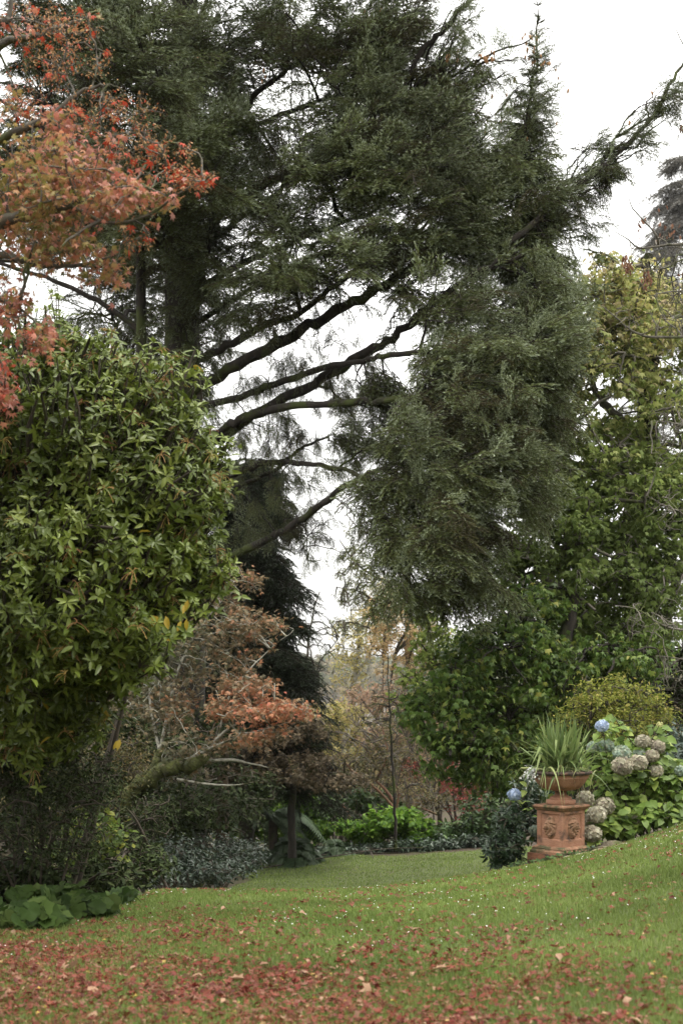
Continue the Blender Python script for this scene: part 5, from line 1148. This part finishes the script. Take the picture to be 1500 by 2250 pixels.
# pale birch and the larch
bb = base(770, 66); bi = thing("pale_birch", "pale yellow leaved birch with whitish twigs in the misty gap", "tree", bb)
bn = skel_tree(bi, [([(750, 1800, 66), (762, 1600, 66), (775, 1500, 66), (788, 1420, 66), (800, 1340, 66)], .2, .05), ([(762, 1600, 66), (740, 1540, 66), (730, 1480, 66)], .08, .03), ([(775, 1500, 66), (810, 1440, 66), (840, 1380, 66)], .08, .03), ([(770, 1560, 66), (800, 1500, 66.3), (815, 1450, 66.5)], .08, .03)], bark_lichen)
leafy(bi, [(790, 1400, 60, 70, 66, 2, 150), (830, 1370, 60, 60, 66, 2, 120), (770, 1480, 50, 50, 66, 2, 80), (740, 1440, 30, 60, 66, 2, 26), (850, 1300, 60, 60, 66, 2, 70)], np.concatenate(bn), 11, r=(.05, .03, .018), T=LEAF, size=(.10, .17), lmat=yel_m, bmat=bark_lichen)
lb = base(905, 58); la = thing("larch", "thin drooping larch with tufted pale green branches in front of the sky", "tree", lb)
ln_ = skel_tree(la, [([(905, 1800, 58), (900, 1500, 58), (895, 1250, 58), (890, 1050, 58)], .25, .08)], bark_brown, 'trunk')
ln_ += skel_tree(la, [([(895, 1290, 58), (830, 1270, 57.5), (780, 1235, 57), (745, 1185, 56.8)], .07, .015), ([(897, 1340, 58), (840, 1330, 57.5), (790, 1300, 57), (740, 1290, 56.8)], .07, .015), ([(893, 1200, 58), (850, 1180, 57.5), (800, 1170, 57), (760, 1130, 56.8)], .06, .015), ([(900, 1400, 58), (840, 1390, 57.5), (780, 1370, 57), (735, 1365, 56.8)], .06, .015)], bark_brown)
leafy(la, [(780, 1245, 46, 50, 57, 1, 110), (770, 1310, 40, 36, 57, 1, 60), (840, 1300, 60, 60, 57.3, 1, 90), (790, 1180, 40, 40, 57, 1, 36), (760, 1375, 40, 26, 57, 1, 36)], np.concatenate(ln_), 12, r=(.04, .022, .014), T=LEAF_NARROW, size=(.09, .16), lmat=leaf_mat("larch_tufts", [(.07, .085, .035), (.12, .13, .05), (.17, .17, .075)], None, .6, .3), bmat=bark_brown, droop=.2)

# ================================================================== THE RIGHT HAND TREES
gb = base(1440, 29); gum = thing("sweetgum_tree", "tall broad tree, green below and turning yellow pink at the top, behind the urn", "tree", gb)
gn = skel_tree(gum, [([(1410, 1780, 29), (1405, 1500, 29), (1400, 1250, 29), (1420, 1000, 29), (1420, 850, 29), (1418, 700, 29), (1425, 560, 29)], .38, .1)], bark_dark, 'trunk', 12)
gn += skel_tree(gum, [([(1420, 990, 29), (1370, 930, 28.6), (1320, 880, 28.3), (1295, 830, 28)], .13, .05), ([(1415, 860, 29), (1370, 770, 28.6), (1330, 720, 28.3)], .10, .04), ([(1405, 1220, 29), (1330, 1190, 28), (1260, 1170, 27.4), (1200, 1160, 27)], .14, .04), ([(1400, 1290, 29), (1300, 1240, 27.8), (1240, 1220, 27), (1180, 1250, 26.4)], .12, .03), ([(1400, 1100, 29), (1310, 1040, 28), (1240, 1010, 27.5), (1200, 960, 27)], .12, .04), ([(1418, 800, 29), (1460, 740, 28.6), (1500, 700, 28)], .09, .03), ([(1400, 1350, 29), (1450, 1280, 27.6), (1500, 1240, 27)], .1, .03), ([(1405, 1450, 29), (1330, 1400, 27.8), (1280, 1380, 27.2)], .1, .03), ([(1422, 900, 29), (1480, 860, 28), (1540, 850, 27.5)], .1, .03), ([(1420, 720, 29), (1390, 640, 28.8), (1350, 600, 28.5)], .07, .02), ([(1295, 1000, 27.8), (1280, 1050, 27.5), (1270, 1120, 27.3)], .05, .03)], bark_grey)
gum_m = leaf_mat("sweetgum_leaves", [(.09, .13, .034), (.14, .185, .05), (.195, .24, .068), (.26, .28, .09), (.36, .36, .13), (.40, .32, .20), (.40, .35, .12)], [0, .2, .4, .55, .72, .88, 1.], .5, .48, .3, noise=.22, nscale=.7)
def gumh(p):
    q = px_of(p); f = np.clip((1160 - q[:, 1]) / 560, 0, 1)
    return np.clip(.14 + .62 * f + (.10 + .13 * f) * rng.normal(size=len(p)), 0, 1)
def gumgap(p):
    q = px_of(p); k = np.ones(len(p), bool)
    for cx, cy_, rx, ry in [(1275, 925, 22, 20), (1330, 880, 24, 14), (1370, 880, 18, 14), (1260, 1000, 12, 10), (1130, 1060, 16, 12), (1160, 1250, 14, 12), (1300, 850, 20, 12)]: k &= ~(((q[:, 0] - cx) / rx) ** 2 + ((q[:, 1] - cy_) / ry) ** 2 < 1)
    return k
leafy(gum, [(1400, 640, 120, 70, 28.8, 2, 150), (1330, 600, 60, 50, 28.6, 1.5, 36), (1350, 720, 110, 80, 28.3, 2, 170), (1460, 740, 90, 90, 28.3, 2, 120), (1290, 800, 90, 70, 28, 1.6, 100), (1380, 860, 130, 70, 28, 2, 130), (1240, 930, 90, 60, 27.6, 1.5, 100), (1330, 1000, 120, 90, 27.8, 2, 200), (1430, 1050, 110, 110, 27.6, 2, 190), (1200, 1040, 90, 80, 27.4, 1.5, 130), (1240, 1140, 120, 90, 27, 1.6, 190), (1360, 1170, 130, 100, 27, 1.8, 210), (1150, 1230, 100, 80, 26.6, 1.5, 140), (1280, 1280, 130, 80, 26.6, 1.6, 190), (1430, 1270, 100, 90, 26.8, 1.6, 150), (1400, 1380, 110, 60, 26.8, 1.5, 130), (1250, 1370, 110, 60, 26.8, 1.4, 120), (1490, 1120, 60, 150, 27, 1.5, 90), (1520, 900, 90, 200, 28, 2, 110), (1630, 1050, 130, 280, 28.5, 2, 220), (1600, 700, 120, 120, 28.8, 2, 90)],
      np.concatenate(gn), 21, r=(.04, .018, .009), T=[GUM, MAPLE5, LEAF], size=(.09, .15), lmat=gum_m, bmat=bark_grey, hue_f=gumh, keep=gumgap, jit=.12, down=.6, arch=.1, twig='twigs', droop=.2, clump=(1.5, -.16), upj=.32)
db = base(1240, 25.5); dm = thing("glossy_maple", "dark glossy green tree drooping low beside and behind the urn", "tree", db)
dn = skel_tree(dm, [([(1240, 1830, 25.5), (1230, 1650, 25.5), (1240, 1450, 25.5), (1260, 1300, 25.6)], .22, .1)], bark_dark, 'trunk', 10)
dn += skel_tree(dm, [([(1235, 1500, 25.5), (1130, 1440, 24.8), (1020, 1470, 24.2), (930, 1540, 23.8)], .1, .02), ([(1232, 1600, 25.5), (1130, 1560, 24.6), (1030, 1580, 24), (960, 1650, 23.6)], .09, .02), ([(1240, 1440, 25.5), (1180, 1370, 25), (1100, 1360, 24.6), (1040, 1400, 24.4)], .08, .02), ([(1232, 1650, 25.5), (1160, 1640, 24.6), (1080, 1660, 24)], .07, .02), ([(1240, 1480, 25.5), (1320, 1420, 25), (1400, 1430, 24.6)], .08, .02)], bark_dark)
dark_m = leaf_mat("glossy_dark_leaves", [(.036, .066, .014), (.06, .104, .021), (.096, .148, .032), (.14, .185, .04), (.23, .23, .05)], [0, .35, .7, .93, 1.], .42, .38, .35, noise=.3, nscale=.8)
leafy(dm, [(1120, 1400, 120, 60, 24.6, 1.3, 170), (1040, 1440, 90, 50, 24.3, 1.2, 120), (1000, 1520, 100, 50, 24, 1.2, 150), (920, 1570, 40, 50, 23.8, .7, 50), (1100, 1520, 120, 70, 24.4, 1.3, 190), (1010, 1610, 90, 60, 23.9, 1.2, 130), (1100, 1620, 110, 60, 24.2, 1.3, 150), (960, 1660, 40, 40, 23.7, .6, 34), (1190, 1480, 110, 80, 24.8, 1.3, 150), (1200, 1600, 110, 80, 25, 1.3, 150), (1060, 1690, 90, 40, 24, 1, 80), (1300, 1440, 110, 50, 25, 1.3, 100), (1400, 1440, 100, 40, 25, 1.3, 80), (1160, 1320, 90, 50, 25, 1.2, 90), (1150, 1700, 120, 50, 25, 1, 110), (1320, 1560, 120, 90, 25.8, 1, 130)],
      np.concatenate(dn), 19, r=(.03, .014, .007), T=[MAPLE5, GUM, LEAF], size=(.08, .13), lmat=dark_m, bmat=bark_dark, jit=.10, down=.7, arch=.12, upj=.3, droop=.3, clump=(1.2, -.14))
# yellow green shrub, skimmia, odd plants by the urn
shrub("yellow_green_shrub", "airy yellow green shrub rising behind the hydrangea", 1370, 21, [(1250, 1580, 30, 40, 21, .4, 40), (1360, 1495, 24, 14, 21, .3, 14), (1290, 1515, 20, 14, 21, .3, 12), (1350, 1560, 90, 50, 21, .8, 200), (1290, 1540, 50, 40, 21, .6, 60), (1330, 1510, 40, 24, 21, .5, 30), (1400, 1520, 40, 30, 21, .5, 40), (1440, 1560, 44, 50, 21, .7, 80), (1390, 1620, 90, 50, 20.5, .8, 140), (1470, 1590, 24, 30, 20.8, .3, 20)], 15, LEAF, (.045, .075), leaf_mat("airy_yellow_green_leaves", [(.10, .125, .022), (.155, .18, .032), (.21, .225, .045), (.30, .26, .07)], None, .5, .45, .3, noise=.25), nst=12, spread=.5, r=(.009, .006, .0035), clump=(.55, -.12), shell=.6)
skim_m = leaf_mat("skimmia_leaves", [(.012, .026, .012), (.022, .042, .02), (.036, .06, .03), (.055, .08, .045)], None, .28, .12, .55, noise=.25)
SK = [join(whorl(7, 60 + i, 10, 45, .3)) for i in range(4)]
skb = base(1120, 17.3); sk_ = thing("skimmia_bush", "dark blue green evergreen bush tucked against the pedestal's shaded side", "shrub", skb)
tips = np.concatenate([blob(*b, shell=.3) for b in [(1120, 1830, 50, 60, 17.3, .35, 150), (1150, 1790, 40, 50, 17.5, .35, 80), (1095, 1870, 30, 34, 17.2, .3, 60), (1140, 1870, 40, 34, 17.1, .25, 60), (1150, 1740, 30, 30, 17.8, .3, 36), (1200, 1800, 60, 80, 17.9, .3, 110)]])
tips = tips[~((tips[:, 1] < 17.55) & (tips[:, 0] > UX - .42))]
g = Geo(); f = Geo()
for paths, rr in grow(spline([np.array(skb), np.array(skb) + [0, .05, .35]], 6), tips, (.1, .4, 1.), (.01, .006, .004), arch=.1):
    g.tubes(paths, rr, 4); e = paths[:, -1]; d = nrm(nrm(paths[:, -1] - paths[:, -2]) + [0, -.4, .6] + .4 * rnd_dir(len(e))); k = rng.integers(0, 4, len(e))
    for i in range(4):
        m = k == i; f.inst(SK[i], e[m], frames_z(d[m]), rng.uniform(.07, .11, m.sum()), rng.random(m.sum()))
g.build("stems", bark_brown, sk_); f.build("leaves", skim_m, sk_)
shrub("blue_leaved_shrub", "grey blue leaved shrub at the picture's edge beyond the hydrangea", 1510, 19.5, [(1495, 1650, 40, 60, 19.5, .5, 60), (1540, 1700, 60, 80, 19.5, .5, 60)], 8, LEAF_NARROW, (.08, .14), leaf_mat("grey_blue_leaves", [(.05, .075, .06), (.08, .11, .09), (.12, .15, .12)], None, .4, .2, .4))
shrub("shadow_filler", "dark evergreen mass closing the view behind the yellow green shrub", 1400, 30.5, [(1380, 1500, 150, 90, 30.5, 1, 160), (1480, 1480, 120, 120, 30.5, 1, 130), (1250, 1650, 160, 110, 31, 1, 190), (1120, 1680, 120, 90, 31.5, 1, 140), (1450, 1620, 140, 80, 28, 1, 120), (1560, 1500, 150, 200, 29, 1.5, 130)], 12, LEAF, (.10, .16), ever_m, nst=12, spread=1.2, r=(.03, .016, .009))  # dark leaves added where the trees' shadow lies
iv = thing("ivy_clump", "low ivy and weeds at the foot of the pedestal", "ground cover", (UX - .05, UY - .5, float(gz(UX - .05, UY - .5))))
n = 260; x = UX + rng.uniform(-.62, .34, n); y = UY - .33 + rng.normal(size=n) * .07 + .22 * np.abs(x - UX) ; pz = gz(x, y) + rng.uniform(.01, .09, n)
g = Geo(); g.inst(LEAF_WIDE, np.stack([x, y, pz], -1), frames(rnd_dir(n) * [1, 1, .4], np.array([0, -.5, .8]) + .4 * rnd_dir(n)), rng.uniform(.03, .06, n), rng.random(n)); g.build("leaves", mid_m, iv)
A = np.stack([x, y, gz(x, y) - .02], -1); B = np.stack([x, y, pz], -1); u = np.linspace(0, 1, 3)[None, :, None]; g = Geo(); g.tubes(A[:, None] * (1 - u) + B[:, None] * u, np.full((n, 3), .002), 3); g.build("stems", bark_brown, iv)
straw = solid_mat("dry_stalk", (.26, .20, .14), (.42, .35, .26), 10, .9, bump=0)
for i, (a, b, lab) in enumerate([((1236, 1884, 16.4), (1300, 1865, 16.6), "long pale dry stalk lying at the pedestal's foot"), ((1262, 1893, 16.3), (1325, 1838, 16.8), "dry straw stalk slanting up the bank beside the pedestal"), ((1300, 1866, 16.5), (1390, 1858, 16.4), "thin pale twig lying along the top of the bank")]):
    p0, p1 = P(*a), P(*b); c = spline([p0, (p0 + p1) / 2, p1], 12); c[:, 2] = gz(c[:, 0], c[:, 1]) + .03 + .012 * np.sin(np.arange(12)); c0 = c[0].copy()
    g = Geo(); g.tubes(c, np.linspace(.009, .004, 12), 6); tag(g.build("dry_stalk", straw, None, root=c0), lab, "stalk")
def stone(px, py, Y, s, lab):
    p = P(px, py, Y); p[2] = float(gz(p[0], p[1])); k = np.arange(160) + .5; ph = np.arccos(1 - 2 * k / 160); th = 10.166 * k
    import bmesh
    bm = bmesh.new(); bmesh.ops.create_icosphere(bm, subdivisions=3, radius=1)
    for v in bm.verts:
        c = v.co; f = 1 + .13 * math.sin(c.x * 4 + s * 9) + .12 * math.sin(c.y * 5 + c.z * 3) + .05 * math.sin(c.z * 11 + c.x * 7); v.co = Vector((c.x * s * 1.3 * f, c.y * s * f, c.z * s * .55 * f))
    me = bpy.data.meshes.new("stone"); bm.to_mesh(me); bm.free(); me.materials.append(stone_m)
    for q in me.polygons: q.use_smooth = True
    o = bpy.data.objects.new("edging_stone", me); sc.collection.objects.link(o); o.location = p + [0, 0, s * .1]; tag(o, lab, "stone")
stone_m = solid_mat("mossy_stone", (.09, .075, .05), (.20, .17, .12), 14, .95, (.08, .09, .03), 7, .5, .12, .8, 50)
stone(1345, 1838, 17.25, .14, "mossy flat stone edging the bed under the hydrangea"); stone(1322, 1848, 17.05, .10, "smaller mossy stone between the pedestal and the flat stone")

# ================================================================== BARE TWIGS AT THE EDGE, NEAR
tb = base(1680, 15.5); bt = thing("bare_edge_tree", "tree of bare lichened branches with a few hanging brown leaves at the picture's edge", "tree", tb)
c = spline([np.array(tb), P(1670, 1300, 15.5), P(1650, 700, 15.5), P(1640, 200, 15.6), P(1655, -500, 15.6), P(1640, -1300, 15.7)], 30); c[1:] += .03 * rng.normal(size=(29, 3)); g = Geo(); g.tubes(c, np.linspace(.16, .01, 30) * (1 + .06 * rng.normal(size=30)), 10); g.build("trunk", bark_grey, bt)
bn_ = skel_tree(bt, [
    ([(1650, 720, 15.5), (1560, 735, 15.4), (1500, 740, 15.3), (1422, 739, 15.2), (1378, 721, 15.1), (1344, 690, 15), (1318, 670, 15)], .024, .004),
    ([(1650, 600, 15.5), (1540, 542, 15.4), (1470, 538, 15.3), (1407, 545, 15.2), (1378, 526, 15.1), (1342, 504, 15)], .02, .003),
    ([(1446, 538, 15.3), (1442, 520, 15.2), (1427, 500, 15.2), (1391, 460, 15.1), (1380, 435, 15)], .014, .004),
    ([(1650, 560, 15.5), (1560, 560, 15.5), (1500, 570, 15.4), (1460, 588, 15.3), (1412, 595, 15.2)], .017, .003),
    ([(1655, 760, 15.5), (1560, 650, 15.2), (1480, 640, 15), (1420, 652, 14.9)], .017, .003),
    ([(1660, 1000, 15.5), (1560, 960, 15.3), (1480, 930, 15.2), (1430, 925, 15.1)], .017, .003),
    ([(1665, 1200, 15.5), (1560, 1130, 15.3), (1480, 1120, 15.2), (1420, 1090, 15.1)], .015, .003),
    ([(1668, 1420, 15.5), (1560, 1390, 15.2), (1470, 1380, 15), (1400, 1340, 14.9), (1350, 1330, 14.9)], .017, .003),
    ([(1668, 1500, 15.5), (1560, 1480, 15.4), (1500, 1450, 15.3), (1440, 1440, 15.2)], .015, .003),
    ([(1640, 300, 15.5), (1560, 220, 15.4), (1510, 120, 15.3), (1482, 60, 15.3)], .02, .004)], bark_grey)
g = Geo()
for paths, rr in grow(np.concatenate(bn_), np.concatenate([blob(*b, shell=.5) for b in [(1450, 570, 80, 70, 15.3, .5, 220), (1480, 680, 60, 70, 15.2, .5, 180), (1470, 950, 60, 90, 15.2, .5, 90), (1470, 1120, 60, 60, 15.2, .5, 60), (1440, 1370, 90, 60, 15, .5, 100), (1480, 1480, 50, 50, 15.3, .4, 60), (1490, 300, 30, 200, 15.3, .4, 20), (1380, 700, 60, 40, 15.1, .3, 24)]]), (.2, .5, 1.), (.007, .0045, .003), arch=.05, wig=.09): g.tubes(paths, rr, 4)
for paths, rr in grow(c[9:], np.concatenate([blob(*b, shell=.6) for b in [(1850, 500, 170, 500, 15.6, 1.3, 150), (1700, -500, 280, 600, 15.6, 1.6, 150), (1830, 1250, 130, 160, 15.6, 1, 50)]]), (.08, .3, 1.), (.035, .014, .005), arch=.1): g.tubes(paths, rr, 5)
g.build("twigs", bark_grey, bt)
g = Geo(); pl = np.concatenate([blob(*b, shell=.5) for b in [(1376, 580, 12, 26, 15.1, .06, 46), (1420, 615, 12, 26, 15.1, .06, 34), (1496, 278, 8, 8, 15.3, .05, 8), (1495, 600, 10, 6, 15.2, .05, 8), (1450, 500, 60, 60, 15.2, .3, 26)]]); n = len(pl)
g.inst(LEAF, pl, frames(np.array([0, 0, -1.]) + .5 * rnd_dir(n), rnd_dir(n)), rng.uniform(.04, .075, n), rng.random(n)); g.build("withered_leaves", leaf_mat("withered_leaves", [(.13, .06, .04), (.22, .11, .07), (.28, .15, .10)], None, .7, .3, .2), bt)

# an unseen evergreen, added outside the picture to darken the bed and near lawn
eb = (-7.6, 8.5, float(gz(-7.6, 8.5)) - .05); eo = thing("added_shade_tree", "unseen evergreen tree added outside the frame to shade the bed and lawn", "tree", eb)
g = Geo(); c = spline([np.array(eb), np.array(eb) + [.2, .1, 3], np.array(eb) + [.1, .4, 8]], 14); g.tubes(c, np.linspace(.32, .08, 14), 10); g.build("trunk", bark_grey, eo)
d = rnd_dir(900) * rng.random((900, 1)) ** .4; tips = np.array([-7.4, 7.5, 4.6]) + d * [3.6, 7.5, 4.2]; tips = tips[(tips[:, 0] < -.27 * tips[:, 1] - 1.6) & (tips[:, 2] > .3)]
d = rnd_dir(700) * rng.random((700, 1)) ** .4; t2_ = np.array([-4.6, -1., 6.4]) + d * [4.4, 7.5, 3.2]; tips = np.concatenate([tips, t2_[(t2_[:, 2] > 2.4 + .56 * np.maximum(t2_[:, 1], 0)) & (t2_[:, 0] < .2)]])  # more added crown, over the camera, to block sky light on the near left
f = Geo(); g = Geo()
for lv, (paths, rr) in enumerate(grow(c[3:], tips, (.05, .3, 1.), (.06, .03, .012))):
    g.tubes(paths, rr, 4)
    if lv: p, d, u = along(paths, 16, .3, 1, .2); f.inst(LEAF, p, hung(d, len(p)), rng.uniform(.12, .2, len(p)), rng.random(len(p)))
g.build("branches", bark_grey, eo); f.build("crown", ever_m, eo)

# ================================================================== FAR WOODLAND AND HILL
def clump(seed, n=46):
    r = np.random.default_rng(seed); d = r.normal(size=(n, 3)); d /= np.linalg.norm(d, axis=1, keepdims=True); d[:, 2] = np.abs(d[:, 2]) * .9 - .15; V = []; Fs = []
    for q in d:
        c = q * r.uniform(.75, 1.05); t1 = np.cross(q, r.normal(size=3)); t1 /= np.linalg.norm(t1); t2 = np.cross(q, t1); s_ = r.uniform(.16, .32); b = len(V)
        V += [c + t1 * s_, c + t2 * s_ * .7, c - t1 * s_ * .8, c - t2 * s_ * .8]; Fs.append((b, b + 1, b + 2, b + 3))
    return tmpl(V, Fs)
CLM = [clump(i) for i in range(5)]
far_m = leaf_mat("far_woodland_leaves", [(.035, .055, .025), (.07, .08, .035), (.13, .10, .05), (.20, .15, .06)], None, .8, .3, .1, noise=.3, nscale=.05)
g = Geo()
def wood(n, x0, x1, y0, y1, s0, s1, hz_):
    x = rng.uniform(x0, x1, n); y = rng.uniform(y0, y1, n); s_ = rng.uniform(s0, s1, n); z = gz(x, y)
    for lay in range(hz_):
        k = rng.integers(0, 5, n)
        for i in range(5):
            m = k == i; m_ = m.sum(); ps = np.stack([x[m] + rng.normal(size=m_) * s_[m] * .5, y[m] + rng.normal(size=m_) * s_[m] * .5, z[m] + s_[m] * (.5 + lay * .75)], -1)
            g.inst(CLM[i], ps, frames_z(np.repeat([[0, 0, 1.]], m_, 0)), s_[m] * (1 - .18 * lay), np.clip(rng.random(m_) * .6 + .35 * rng.random(), 0, 1))
wood(1500, -260, 340, 900, 1280, 5, 10, 2)
wood(240, -40, 60, 90, 170, 2, 3.4, 2)
wood(130, 6, 42, 62, 95, 1.4, 2.4, 4)
wood(150, -60, -6, 45, 85, 1.6, 2.6, 5)
tag(g.build("distant_woodland", far_m), "misty woodland covering the far slope and valley", "woodland", kind="stuff")

# ================================================================== AIR
HAZE = 0.0001
bm_v = np.array([(x, y, z) for z in (-19, 60) for y in (-70, 1800) for x in (-800, 800)], float)
g = Geo(); g.faces(bm_v, [(0, 2, 3, 1), (4, 5, 7, 6), (0, 1, 5, 4), (2, 6, 7, 3), (0, 4, 6, 2), (1, 3, 7, 5)])
hm = bpy.data.materials.new("misty_air"); hm.use_nodes = True
hn = hm.node_tree; hn.nodes.clear()
pv = hn.nodes.new("ShaderNodeVolumePrincipled"); pv.inputs["Color"].default_value = (.93, .95, .98, 1); pv.inputs["Density"].default_value = HAZE
ho = hn.nodes.new("ShaderNodeOutputMaterial"); hn.links.new(pv.outputs[0], ho.inputs["Volume"])
tag(g.build("haze", hm, smooth=False), "pale autumn mist in the air", "haze", kind="stuff")
